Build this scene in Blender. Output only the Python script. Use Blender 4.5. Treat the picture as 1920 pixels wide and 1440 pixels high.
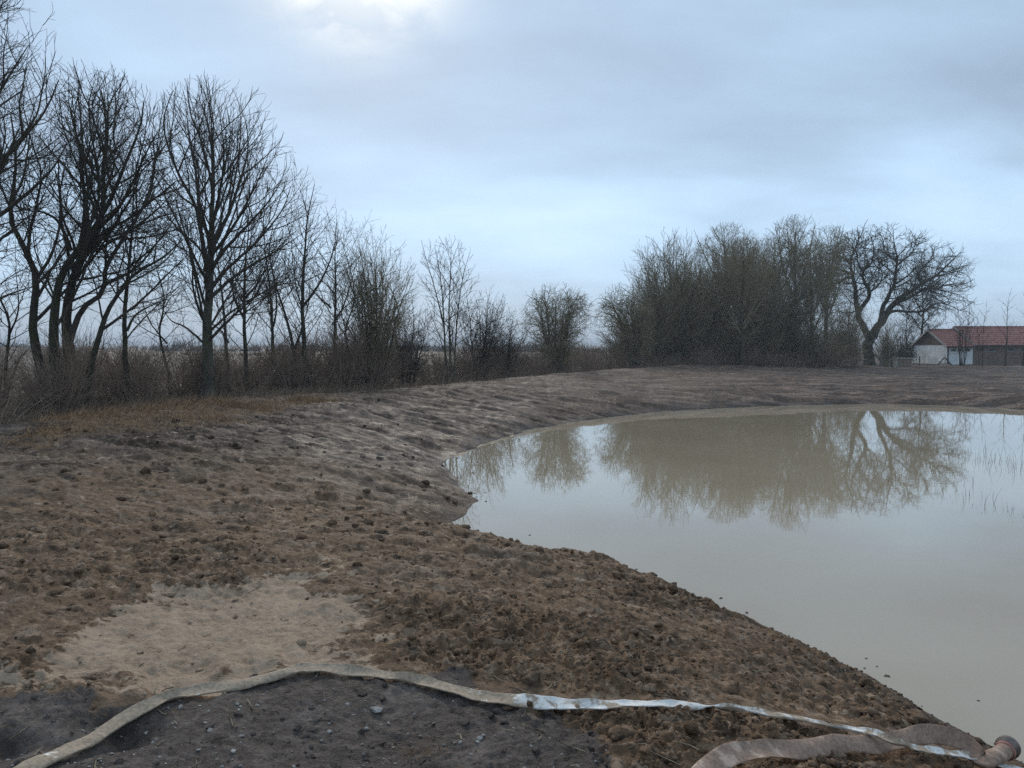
import bpy, math, random
import numpy as np
from mathutils import Vector, Matrix

# ------------------------------------------------------------------ scene, camera, sky, sun, exposure
sc = bpy.context.scene
C = sc.collection
for o in list(bpy.data.objects):
    bpy.data.objects.remove(o)
sc.render.engine = 'CYCLES'
sc.cycles.max_bounces = 6
sc.cycles.diffuse_bounces = 2
sc.cycles.glossy_bounces = 3
sc.cycles.transparent_max_bounces = 8
sc.cycles.use_denoising = False
sc.cycles.sample_clamp_indirect = 3.0
sc.cycles.sample_clamp_direct = 6.0
sc.view_settings.view_transform = 'Standard'
sc.view_settings.look = 'None'
sc.view_settings.gamma = 1.0
sc.view_settings.use_curve_mapping = False
sc.view_settings.exposure = 0.54

FPX, PW, PH = 1400.0, 1920.0, 1440.0      # focal length and size in photo pixels
CAMZ = 2.6                                # metres above the pond
PITCH = math.atan(70.0 / FPX)             # horizon at photo row 650
cam_d = bpy.data.cameras.new('camera')
cam_d.sensor_width = 36.0
cam_d.lens = 36.0 * FPX / PW
cam_d.clip_start = 0.05
cam_d.clip_end = 8000.0
cam = bpy.data.objects.new('camera', cam_d)
C.objects.link(cam)
cam.location = (0, 0, CAMZ)
cam.rotation_euler = (math.radians(90) - PITCH, 0, 0)
sc.camera = cam

SUN_AZ, SUN_EL = math.radians(-11.5), math.radians(28.5)     # azimuth from +Y, to the right positive
sun_dir = Vector((math.sin(SUN_AZ) * math.cos(SUN_EL), math.cos(SUN_AZ) * math.cos(SUN_EL), math.sin(SUN_EL)))

def N(nt, t, **kw):
    n = nt.nodes.new(t)
    for k, v in kw.items():
        if k.startswith('i_'):
            n.inputs[k[2:].replace('_', ' ')].default_value = v
        elif k.startswith('n_'):
            n.inputs[int(k[2:])].default_value = v
        else:
            setattr(n, k, v)
    return n
def math_node(nt, op, a, b=None, clamp=False):
    n = nt.nodes.new('ShaderNodeMath'); n.operation = op; n.use_clamp = clamp
    for i, v in enumerate((a, b)):
        if v is None: continue
        if isinstance(v, (int, float)): n.inputs[i].default_value = v
        else: nt.links.new(v, n.inputs[i])
    return n.outputs[0]
def mix_col(nt, fac, a, b, mode='MIX'):
    n = nt.nodes.new('ShaderNodeMix'); n.data_type = 'RGBA'; n.blend_type = mode
    for i, v in ((0, fac), (6, a), (7, b)):
        if isinstance(v, (int, float)): n.inputs[i].default_value = v
        elif isinstance(v, tuple): n.inputs[i].default_value = v + (1.0,) * (4 - len(v))
        else: nt.links.new(v, n.inputs[i])
    return n.outputs[2]
def ramp(nt, src, stops, interp='LINEAR'):
    n = nt.nodes.new('ShaderNodeValToRGB'); n.color_ramp.interpolation = interp
    while len(n.color_ramp.elements) < len(stops): n.color_ramp.elements.new(0.5)
    for e, (p, c) in zip(n.color_ramp.elements, stops):
        e.position = p
        e.color = (c, c, c, 1) if isinstance(c, (int, float)) else tuple(c) + (1,)
    nt.links.new(src, n.inputs[0])
    return n.outputs[0]
def noise_node(nt, vec, scale, detail=4, rough=0.55, dist=0.0):
    n = nt.nodes.new('ShaderNodeTexNoise'); n.noise_dimensions = '3D'
    n.inputs['Scale'].default_value = scale; n.inputs['Detail'].default_value = detail
    n.inputs['Roughness'].default_value = rough; n.inputs['Distortion'].default_value = dist
    if vec is not None: nt.links.new(vec, n.inputs['Vector'])
    return n.outputs['Fac']
def mapping(nt, vec, scale=(1, 1, 1), rot=(0, 0, 0), loc=(0, 0, 0)):
    n = nt.nodes.new('ShaderNodeMapping')
    n.inputs['Scale'].default_value = scale; n.inputs['Rotation'].default_value = rot; n.inputs['Location'].default_value = loc
    nt.links.new(vec, n.inputs['Vector'])
    return n.outputs[0]

world = bpy.data.worlds.new('World')
sc.world = world
world.use_nodes = True
wt = world.node_tree
wt.nodes.clear()
w_out = wt.nodes.new('ShaderNodeOutputWorld')
w_bg = wt.nodes.new('ShaderNodeBackground')
w_bg.inputs['Strength'].default_value = 0.1
sky = wt.nodes.new('ShaderNodeTexSky')
sky.sky_type = 'NISHITA'
sky.sun_disc = False
sky.sun_elevation = SUN_EL
sky.sun_rotation = SUN_AZ
sky.air_density = 1.0; sky.dust_density = 0.6; sky.ozone_density = 3.0
w_tc = wt.nodes.new('ShaderNodeTexCoord')
w_sep = wt.nodes.new('ShaderNodeSeparateXYZ')
wt.links.new(w_tc.outputs['Generated'], w_sep.inputs[0])
zc = math_node(wt, 'MAXIMUM', w_sep.outputs[2], 0.0)
den = math_node(wt, 'ADD', zc, 0.30)
comb = wt.nodes.new('ShaderNodeCombineXYZ')
wt.links.new(math_node(wt, 'DIVIDE', w_sep.outputs[0], den), comb.inputs[0])
wt.links.new(math_node(wt, 'DIVIDE', w_sep.outputs[1], den), comb.inputs[1])
SKYA, SKYB = (4.5, 19.2, 0.0), (2.5, 14.1, 2.0)
cl_big = noise_node(wt, mapping(wt, comb.outputs[0], (0.50, 0.85, 1), (0, 0, 0.25), SKYA), 1.5, 3, 0.5, 0.3)
cl_fine = noise_node(wt, mapping(wt, comb.outputs[0], (0.7, 1.2, 1), (0, 0, 0.2), SKYB), 2.8, 6, 0.55, 0.2)
cl = math_node(wt, 'ADD', math_node(wt, 'MULTIPLY', cl_big, 0.70), math_node(wt, 'MULTIPLY', cl_fine, 0.30))
cloud_col = ramp(wt, cl, [(0.35, (2.5, 3.25, 4.2)), (0.47, (3.2, 4.3, 5.6)), (0.57, (3.95, 5.45, 7.1)), (0.70, (4.9, 6.5, 8.0))])
# the sun behind the cloud: a thin, broken place in the cloud sheet round its direction
dotn = wt.nodes.new('ShaderNodeVectorMath'); dotn.operation = 'DOT_PRODUCT'
wt.links.new(w_tc.outputs['Generated'], dotn.inputs[0]); dotn.inputs[1].default_value = tuple(sun_dir)
sdot = math_node(wt, 'MAXIMUM', dotn.outputs['Value'], 0.0)
glow = math_node(wt, 'POWER', sdot, 300.0)
glow_w = math_node(wt, 'POWER', sdot, 7.0)
thin = ramp(wt, noise_node(wt, comb.outputs[0], 5.5, 6, 0.6, 0.3), [(0.40, 0.0), (0.56, 1.0)])
gl = math_node(wt, 'MULTIPLY', glow, math_node(wt, 'ADD', math_node(wt, 'MULTIPLY', thin, 0.65), 0.35))
cloud_col = mix_col(wt, math_node(wt, 'MULTIPLY', glow_w, 0.22), cloud_col, (5.6, 7.2, 9.2))
cloud_col = mix_col(wt, math_node(wt, 'MULTIPLY', gl, 3.0, True), cloud_col, (9.4, 9.2, 8.2))
sky_col = mix_col(wt, 0.92, sky.outputs[0], cloud_col)
wt.links.new(sky_col, w_bg.inputs['Color'])
wt.links.new(w_bg.outputs[0], w_out.inputs['Surface'])

sun_d = bpy.data.lights.new('sun', 'SUN')
sun_d.energy = 1.3
sun_d.angle = math.radians(28)
sun_d.color = (1.0, 0.90, 0.76)
sun = bpy.data.objects.new('sun', sun_d)
C.objects.link(sun)
sun.rotation_euler = sun_dir.to_track_quat('Z', 'Y').to_euler()
sun.location = (0, 0, 30)

# ------------------------------------------------------------------ helpers
def ray(px, py):
    a, b = (px - PW / 2) / FPX, (PH / 2 - py) / FPX
    cp, sp = math.cos(PITCH), math.sin(PITCH)
    return np.array([a, cp + b * sp, -sp + b * cp])
def to_z(px, py, z=0.0):
    d = ray(px, py); t = (z - CAMZ) / d[2]
    return np.array([0, 0, CAMZ]) + d * t
def at_depth(px, py, Y):
    d = ray(px, py)
    return np.array([0, 0, CAMZ]) + d * (Y / d[1])

def tag(o, label=None, cat=None, group=None, kind=None):
    if label: o['label'] = label
    if cat: o['category'] = cat
    if group: o['group'] = group
    if kind: o['kind'] = kind
    return o
def thing(name, loc, label, cat, group=None, rz=0.0):
    o = bpy.data.objects.new(name, None)
    o.empty_display_size = 0.2
    C.objects.link(o)
    o.location = loc; o.rotation_euler = (0, 0, rz)
    return tag(o, label, cat, group)
def make_mesh(name, V, quads=None, tris=None, smooth=True):
    me = bpy.data.meshes.new(name)
    V = np.asarray(V, dtype=np.float32).reshape(-1, 3)
    nq = 0 if quads is None else len(quads)
    nt_ = 0 if tris is None else len(tris)
    me.vertices.add(len(V)); me.vertices.foreach_set('co', V.ravel())
    idx = []
    if nq: idx.append(np.asarray(quads, dtype=np.int32).ravel())
    if nt_: idx.append(np.asarray(tris, dtype=np.int32).ravel())
    idx = np.concatenate(idx)
    me.loops.add(len(idx)); me.loops.foreach_set('vertex_index', idx)
    me.polygons.add(nq + nt_)
    start = np.concatenate([np.arange(nq) * 4, nq * 4 + np.arange(nt_) * 3]).astype(np.int32)
    me.polygons.foreach_set('loop_start', start)
    me.polygons.foreach_set('use_smooth', np.full(nq + nt_, smooth, dtype=bool))
    me.update(calc_edges=True)
    me.validate()
    return me
def add(name, me, mat, parent=None, loc=None):
    if mat is not None and len(me.materials) == 0: me.materials.append(mat)
    o = bpy.data.objects.new(name, me)
    C.objects.link(o)
    if parent is not None: o.parent = parent
    if loc is not None: o.location = loc
    return o
def attr(me, name, vals):
    a = me.attributes.new(name, 'FLOAT', 'POINT')
    a.data.foreach_set('value', np.asarray(vals, dtype=np.float32))

class MB:
    """collects boxes, bars and prisms into one mesh"""
    def __init__(s): s.v = []; s.f = []
    def poly(s, pts, faces):
        b = len(s.v); s.v += [tuple(map(float, p)) for p in pts]; s.f += [tuple(b + i for i in f) for f in faces]
    def box(s, x0, x1, y0, y1, z0, z1):
        p = [(x0, y0, z0), (x1, y0, z0), (x1, y1, z0), (x0, y1, z0), (x0, y0, z1), (x1, y0, z1), (x1, y1, z1), (x0, y1, z1)]
        s.poly(p, [(0, 3, 2, 1), (4, 5, 6, 7), (0, 1, 5, 4), (1, 2, 6, 5), (2, 3, 7, 6), (3, 0, 4, 7)])
    def bar(s, a, b, w, h, up=(0, 0, 1)):
        a, b = Vector(a), Vector(b); d = (b - a).normalized()
        u = Vector(up)
        if abs(d.dot(u)) > 0.97: u = Vector((0, 1, 0))
        x = d.cross(u).normalized(); y = x.cross(d).normalized()
        p = []
        for c in (a, b):
            for sx, sy in ((-1, -1), (1, -1), (1, 1), (-1, 1)):
                p.append(c + x * sx * w / 2 + y * sy * h / 2)
        s.poly(p, [(0, 1, 2, 3), (7, 6, 5, 4), (0, 4, 5, 1), (1, 5, 6, 2), (2, 6, 7, 3), (3, 7, 4, 0)])
    def build(s, name, mat, parent=None, loc=None, bevel=0.0):
        me = bpy.data.meshes.new(name); me.from_pydata(s.v, [], s.f); me.update()
        o = add(name, me, mat, parent, loc)
        if bevel:
            m = o.modifiers.new('bevel', 'BEVEL'); m.width = bevel; m.segments = 2; m.limit_method = 'ANGLE'
        return o

# numpy noise ---------------------------------------------------------------
def _hash(ix, iy, seed):
    h = (ix.astype(np.int64).astype(np.uint32) * np.uint32(374761393) + iy.astype(np.int64).astype(np.uint32) * np.uint32(668265263) + np.uint32((seed * 2246822519) & 0xffffffff))
    h = (h ^ (h >> np.uint32(13))) * np.uint32(1274126177)
    h = (h ^ (h >> np.uint32(15))) * np.uint32(2246822519)
    return (h ^ (h >> np.uint32(16))).astype(np.float64) / 4294967296.0
def vnoise(x, y, seed=0):
    x0, y0 = np.floor(x), np.floor(y)
    fx, fy = x - x0, y - y0
    u = fx * fx * fx * (fx * (fx * 6 - 15) + 10); v = fy * fy * fy * (fy * (fy * 6 - 15) + 10)
    a = _hash(x0, y0, seed); b = _hash(x0 + 1, y0, seed); c = _hash(x0, y0 + 1, seed); d = _hash(x0 + 1, y0 + 1, seed)
    return ((a + (b - a) * u) * (1 - v) + (c + (d - c) * u) * v) * 2 - 1
def fbm(x, y, seed=0, octv=4, gain=0.5):
    s = 0; a = 1.0; t = 0
    for i in range(octv):
        ca, sa = math.cos(0.6 * i), math.sin(0.6 * i)
        s = s + a * vnoise((x * ca - y * sa) * 2.03 ** i, (x * sa + y * ca) * 2.03 ** i, seed + i * 17); t += a; a *= gain
    return s / t
def worley(x, y, seed=0):
    x0, y0 = np.floor(x), np.floor(y)
    best = np.full(x.shape, 9.0)
    for i in (-1, 0, 1):
        for j in (-1, 0, 1):
            cx, cy = x0 + i, y0 + j
            dx = cx + _hash(cx, cy, seed) - x; dy = cy + _hash(cx, cy, seed + 5) - y
            best = np.minimum(best, dx * dx + dy * dy)
    return np.sqrt(best)
def sstep(a, b, x):
    t = np.clip((x - a) / (b - a), 0, 1); return t * t * (3 - 2 * t)
def seg_dist(x, y, poly, closed):
    best = np.full(x.shape, 1e9); side = np.zeros(x.shape); tt = np.zeros(x.shape)
    n = len(poly); m = n if closed else n - 1
    for i in range(m):
        ax, ay = poly[i]; bx, by = poly[(i + 1) % n]
        ex, ey = bx - ax, by - ay; l2 = ex * ex + ey * ey + 1e-12
        t = np.clip(((x - ax) * ex + (y - ay) * ey) / l2, 0, 1)
        dx, dy = x - ax - t * ex, y - ay - t * ey
        d2 = dx * dx + dy * dy
        k = d2 < best
        best = np.where(k, d2, best); side = np.where(k, ex * (y - ay) - ey * (x - ax), side); tt = np.where(k, i + t, tt)
    return np.sqrt(best), np.sign(side), tt
def inside(x, y, poly):
    r = np.zeros(x.shape, dtype=bool); n = len(poly)
    for i in range(n):
        ax, ay = poly[i]; bx, by = poly[(i + 1) % n]
        c = ((ay > y) != (by > y)) & (x < (bx - ax) * (y - ay) / (by - ay + 1e-12) + ax)
        r ^= c
    return r

# ------------------------------------------------------------------ the lie of the land
shore_px = [(1905, 1428), (1760, 1352), (1600, 1262), (1500, 1212), (1400, 1168), (1330, 1128), (1250, 1104), (1100, 1062), (950, 1028), (870, 1010), (795, 1000),
            (842, 980), (872, 962), (902, 940), (866, 916), (846, 892), (828, 872), (860, 848), (930, 826), (985, 806), (1040, 797), (1100, 788), (1200, 776), (1300, 768),
            (1400, 763), (1500, 760), (1650, 757), (1760, 760), (1850, 764), (1920, 768)]
SHORE = [tuple(to_z(px, py, 0.0)[:2]) for px, py in shore_px]
SHORE = SHORE + [(26.0, 28.0), (33.0, 21.0), (35.0, 10.0), (30.0, -2.0), (18.0, -7.0), (9.5, -5.0), (6.0, -1.2), (4.5, 1.9)]
HEDGE = [(-12.5, -30.0), (-11.8, 0.0), (-11.4, 12.0), (-12.1, 19.5), (-10.0, 24.5), (-8.0, 28.0), (-5.75, 31.0), (-3.1, 36.0), (2.6, 46.0), (9.4, 55.0), (17.0, 62.0),
         (28.0, 69.0), (40.0, 77.0), (46.0, 90.0), (52.0, 120.0)]

def land(x, y):
    d, _, _ = seg_dist(x, y, SHORE, True)
    sd = np.where(inside(x, y, SHORE), -d, d)
    wob = 0.10 * vnoise(x * 0.9, y * 0.9, 3) + 0.05 * vnoise(x * 3.1, y * 3.1, 4)
    sd = sd + wob * sstep(3.0, 9.0, np.hypot(x, y))
    dh, sh, th = seg_dist(x, y, HEDGE, False)
    dh = dh * sh                                   # positive behind the hedge (away from the pond)
    return sd, dh, th
def height0(x, y, sd=None, dh=None, th=None):
    if sd is None: sd, dh, th = land(x, y)
    right = sstep(10.0, 34.0, x) * sstep(22.0, 40.0, y)
    hmax = 1.10 - 0.50 * right
    s = 2.5 + 1.2 * sstep(9.0, 18.0, y) + 2.5 * right
    z = np.where(sd > 0, hmax * (1 - np.exp(-np.maximum(sd, 0) / s)), -0.75 * (1 - np.exp(np.minimum(sd, 0) / 1.3)))
    # crest in front of the hedge, ditch under it, field behind
    left = sstep(-3.0, -9.0, x)
    crest = 0.14 * np.exp(-((dh + 4.2) / 1.7) ** 2) * (1 - 0.6 * left) * (1 - right)
    ditch = (0.55 - 0.25 * left) * np.exp(-((dh - 0.3) / 1.7) ** 2) * (1 - right * 0.7)
    behind = sstep(0.0, 8.0, dh)
    z = np.where(sd > 0, z + crest - ditch, z)
    z = np.where(sd > 0, z * (1 - behind * (1 - right)) + (0.72 + 0.0 * x) * behind * (1 - right), z)
    return z
def h1(x, y):
    return float(height0(np.array([x], dtype=float), np.array([y], dtype=float))[0])
def ground_px(px, py, lift=0.0):
    z = 0.9
    for _ in range(40):
        p = to_z(px, py, z + lift); z = 0.5 * z + 0.5 * h1(p[0], p[1])
    return np.array([p[0], p[1], z])

dark_poly = [tuple(ground_px(*p)[:2]) for p in [(0, 1318), (120, 1300), (240, 1310), (330, 1302), (470, 1270), (560, 1252), (700, 1262), (800, 1275), (900, 1292), (980, 1318), (1040, 1352), (1085, 1400), (1110, 1440)]] + [(0.6, 1.2), (1.0, -3.0), (-9.0, -3.0), (-7.0, 2.6), (-4.2, 3.1)]
tan_poly = [tuple(ground_px(*p)[:2]) for p in [(90, 1262), (110, 1200), (180, 1140), (330, 1104), (500, 1082), (600, 1092), (640, 1130), (655, 1200), (668, 1240), (720, 1262), (560, 1250), (440, 1276), (330, 1296), (170, 1290)]]
slick_poly = [tuple(ground_px(*p)[:2]) for p in [(560, 772), (760, 752), (1000, 745), (940, 800), (850, 860), (820, 960), (690, 955), (600, 880)]]
grass_poly = [tuple(ground_px(*p)[:2]) for p in [(20, 836), (90, 796), (200, 772), (300, 764), (560, 752), (640, 756), (500, 776), (420, 796), (300, 812), (170, 820), (60, 842)]]
pale_poly = [(45.0, 60.0), (52.0, 76.0), (54.0, 82.0), (90.0, 82.0), (90.0, 58.0)]
# course of the two flat hoses: photo column and row, width, thickness, roll in degrees, lift, cleanness
HOSE1 = [(-80, 1530, 0.071, 0.01, 18, 0, 0.01), (40, 1440, 0.071, 0.01, 18, 0, 0.01), (130, 1382, 0.071, 0.01, 18, 0, 0.01), (230, 1322, 0.071, 0.01, 20, 0, 0.05), (330, 1290, 0.071, 0.01, 18, 0, 0.05), (440, 1268, 0.077, 0.01, 8, 0, 0.01), (500, 1256, 0.077, 0.01, 4, 0, 0.01), (560, 1243, 0.077, 0.01, 4, 0.01, -0.08), (640, 1247, 0.077, 0.01, 0, 0, -0.17), (740, 1256, 0.077, 0.01, 0, 0, -0.17), (820, 1272, 0.084, 0.01, 4, 0, -0.17), (900, 1296, 0.084, 0.01, 10, 0, 0.09), (960, 1307, 0.084, 0.01, 16, 0, 0.3), (1040, 1317, 0.077, 0.01, 16, 0, 0.71), (1120, 1324, 0.071, 0.01, 12, 0, 0.84), (1250, 1328, 0.065, 0.01, 6, 0, 0.84), (1350, 1333, 0.058, 0.01, -4, 0, 0.58), (1450, 1348, 0.052, 0.01, -8, 0, 0.49), (1560, 1366, 0.048, 0.01, -6, 0.03, 0.58), (1640, 1374, 0.046, 0.01, 0, 0.1, 0.58), (1690, 1394, 0.046, 0.01, 6, 0.1, 0.58), (1760, 1420, 0.052, 0.01, 6, 0.03, 0.75), (1870, 1442, 0.058, 0.01, 4, 0, 0.75), (2000, 1475, 0.065, 0.01, 4, 0, 0.34)]
HOSE2 = [(1220, 1646, 0.093, 0.01, 10, 0.03, 0.3), (1300, 1486, 0.098, 0.01, 16, 0.03, 0.3), (1365, 1438, 0.098, 0.01, 32, 0.04, 0.4), (1430, 1424, 0.098, 0.01, 14, 0.04, 0.3), (1500, 1428, 0.098, 0.01, 30, 0.01, 0.2), (1570, 1410, 0.098, 0.01, 44, 0.01, 0.3), (1640, 1404, 0.098, 0.01, 18, 0.025, 0.2), (1700, 1402, 0.098, 0.01, 30, 0.025, 0.1), (1760, 1402, 0.098, 0.01, 50, 0.025, 0), (1810, 1416, 0.092, 0.01, 32, 0.025, -0.1), (1838, 1438, 0.099, 0.037, 20, 0.01, 0.1), (1862, 1438, 0.087, 0.067, 5, 0.01, 0.3), (1886, 1430, 0.087, 0.085, 0, 0.01, 0.3)]
HXY = [[tuple(ground_px(q[0], q[1])[:2]) for q in T_] for T_ in (HOSE1, HOSE2)]
def hose_dist(x, y):
    return np.minimum(seg_dist(x, y, HXY[0], False)[0], seg_dist(x, y, HXY[1], False)[0])
def mask(x, y, poly, soft, seed, namp, nfreq):
    d, _, _ = seg_dist(x, y, poly, True)
    s = np.where(inside(x, y, poly), d, -d) + namp * fbm(x * nfreq, y * nfreq, seed, 3)
    return sstep(-soft, soft, s)
def masks(x, y, sd, dh):
    r = np.hypot(x, y)
    m = {}
    near = r < 16
    def only(sel, poly, *a):
        out = np.zeros(x.shape)
        if sel.any(): out[sel] = mask(x[sel], y[sel], poly, *a)
        return out
    m['dark'] = only(near, dark_poly, 0.16, 21, 0.30, 3.2)
    m['tan'] = only(near, tan_poly, 0.22, 22, 0.36, 3.0) * (1 - m['dark'])
    m['slick'] = only((r > 6) & (r < 40), slick_poly, 0.6, 23, 1.2, 0.9)
    m['grass'] = only((r > 8) & (r < 40), grass_poly, 0.35, 24, 0.8, 0.9)
    m['field'] = sstep(-1.2, 0.4, dh) * (x < 60)
    m['pale'] = only((r > 40) & (r < 140), pale_poly, 1.5, 25, 2.5, 0.3)
    m['wet'] = np.exp(-np.maximum(sd, 0) / 0.42) * (sd > -3) * 0.95
    return m
def relief(x, y, sd, dh, m):
    """ruts, clods and crumbs, in metres"""
    r = np.hypot(x, y)
    landm = sstep(-0.15, 0.5, sd)
    near = r < 30
    z = 0.05 * fbm(x * 0.33, y * 0.33, 31, 2) + 0.035 * fbm(x * 0.9, y * 0.9, 32, 2)
    far = sstep(9.0, 16.0, y) * sstep(120, 60, r)
    a, b = x * 0.93 - y * 0.36, x * 0.36 + y * 0.93
    wa = a + 0.6 * vnoise(x * 0.35, y * 0.35, 41); wb = b + 0.5 * vnoise(x * 0.3, y * 0.3, 42)
    rut = 1 - 2 * np.abs(fbm(wa * 0.28, wb * 1.5, 43, 3, 0.55))
    z += far * (0.075 * (rut - 0.4) + 0.025 * vnoise(wa * 0.4, wb * 5.0, 44))
    z += far * (0.035 * (1 - 2.2 * np.abs(fbm(wa * 0.7, wb * 1.9, 47, 5, 0.68))) + 0.05 * np.clip(0.5 - worley(x * 3.3 + .5 * rut, y * 3.9, 57), 0, 1) * sstep(.0, .4, vnoise(x * .6, y * .6, 58)) + 0.035 * fbm(wa * 3.5, wb * 6.5, 48, 3, .65) * sstep(60, 30, r))
    # track-pressed mid ground to the left
    mid = sstep(4.5, 7.0, y) * sstep(20.0, 13.0, y)
    z += mid * (0.035 * fbm(x * 4.0, y * 5.0, 49, 4, .66) + 0.04 * (1 - 2 * np.abs(fbm(x * 0.55, y * 1.7, 45, 3, 0.55))) + 0.035 * vnoise(x * 1.6, y * 5.0, 46))
    i = np.where(near)[0]
    xn, yn, rn = x[i], y[i], r[i]
    f1, f2, f3 = sstep(28, 14, rn), sstep(14, 7, rn), sstep(9, 4, rn)
    smooth = 1 - 0.70 * m['dark'][i] - 0.52 * m['tan'][i] - 0.5 * m['slick'][i]
    patch = (0.42 + 0.58 * sstep(-0.15, 0.35, fbm(xn * 0.75, yn * 0.9, 50, 3))) * (0.62 + 0.38 * sstep(-1.5, 1.0, xn))
    zn = f1 * 0.045 * fbm(xn * 2.2, yn * 2.2, 51, 3) * (0.4 + 0.6 * smooth)
    wx, wy = xn + 0.05 * vnoise(xn * 7, yn * 7, 61), yn + 0.05 * vnoise(xn * 7, yn * 7, 62)
    w1 = np.clip(0.62 - worley(wx * 4.2, wy * 4.2, 52), 0, 1)
    w2 = np.clip(0.62 - worley(wx * 9.5, wy * 9.5, 53), 0, 1)
    w3 = np.clip(0.62 - worley(wx * 20, wy * 20, 54), 0, 1)
    w4 = np.clip(0.6 - worley(wx * 15, wy * 13, 59), 0, 1)
    crk = 1 - sstep(0.0, 0.10, np.abs(fbm(wx * 5.5, wy * 5.5, 66, 3, .6)))          # clefts between the clods
    crk2 = 1 - sstep(0.0, 0.13, np.abs(fbm(wx * 12, wy * 12, 67, 2, .6)))
    zn += smooth * patch * (f1 * 0.055 * w1 + f1 * 0.070 * w2 + f2 * 0.045 * w3 + f1 * .03 * w4)
    zn -= smooth * (0.3 + 0.7 * patch) * (f1 * .026 * crk + f2 * .012 * crk2)
    zn += f2 * 0.016 * fbm(xn * 11, yn * 11, 55, 3, 0.6) * (0.5 + 0.5 * smooth) + f3 * 0.007 * fbm(xn * 38, yn * 38, 56, 2)
    cl_ = rn < 9
    if cl_.any(): zn[cl_] *= 0.35 + 0.65 * sstep(0.05, 0.20, hose_dist(xn[cl_], yn[cl_]))
    z[i] += zn
    # scraped edge and tyre ribs on the pale patch, a hole in the black soil, a heap edge by it
    t = m['tan']
    z -= 0.05 * t
    z += t * 0.012 * np.sin((x * 0.8 + y * 0.6) * 30 + 2 * vnoise(x * 3, y * 3, 63)) * sstep(0.1, 0.5, vnoise(x * 1.3, y * 1.3, 64))
    for (px, py, rad, dep) in ((215, 1368, 0.20, 0.10), (345, 1238, 0.11, 0.06), (0, 1395, 0.10, 0.08), (215, 1315, 0.22, -0.05), (600, 1130, 0.16, -0.05), (720, 925, 0.5, 0.05), (625, 938, 0.22, -0.10), (700, 965, 0.5, -0.09), (640, 775, 0.9, -0.16)):
        q = ground_px(px, py)
        z -= dep * np.exp(-(((x - q[0]) ** 2 + (y - q[1]) ** 2) / rad ** 2)) * (1 + 0.5 * vnoise(x * 9, y * 9, 65))
    return z * landm

# spoil heap far behind the left trees is part of the terrain's own sheet height
def heaps(x, y):
    z = np.zeros(x.shape)
    for (px, Y, w, h) in ((188, 120.0, 4.2, 3.4), (160, 119.0, 3.2, 1.6), (228, 121.0, 3.4, 1.2), (40, 150.0, 12.0, 2.3), (110, 135.0, 7.0, 1.9), (250, 140, 9.0, 2.0)):
        cx = (px - 960) / FPX * Y
        rr = np.sqrt(((x - cx) / w) ** 2 + ((y - Y) / (w * 0.8)) ** 2)
        z += h * np.clip(1.25 - rr, 0, 1) * (0.80 + 0.30 * fbm(x * 0.35, y * 0.35, 71, 3))
    # low far rise on the horizon
    R = np.hypot(x, y)
    z += 9.0 * sstep(500, 1500, R) * (0.45 + 0.55 * vnoise(x * 0.0022 + 3, y * 0.0022, 72)) 
    return z

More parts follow.
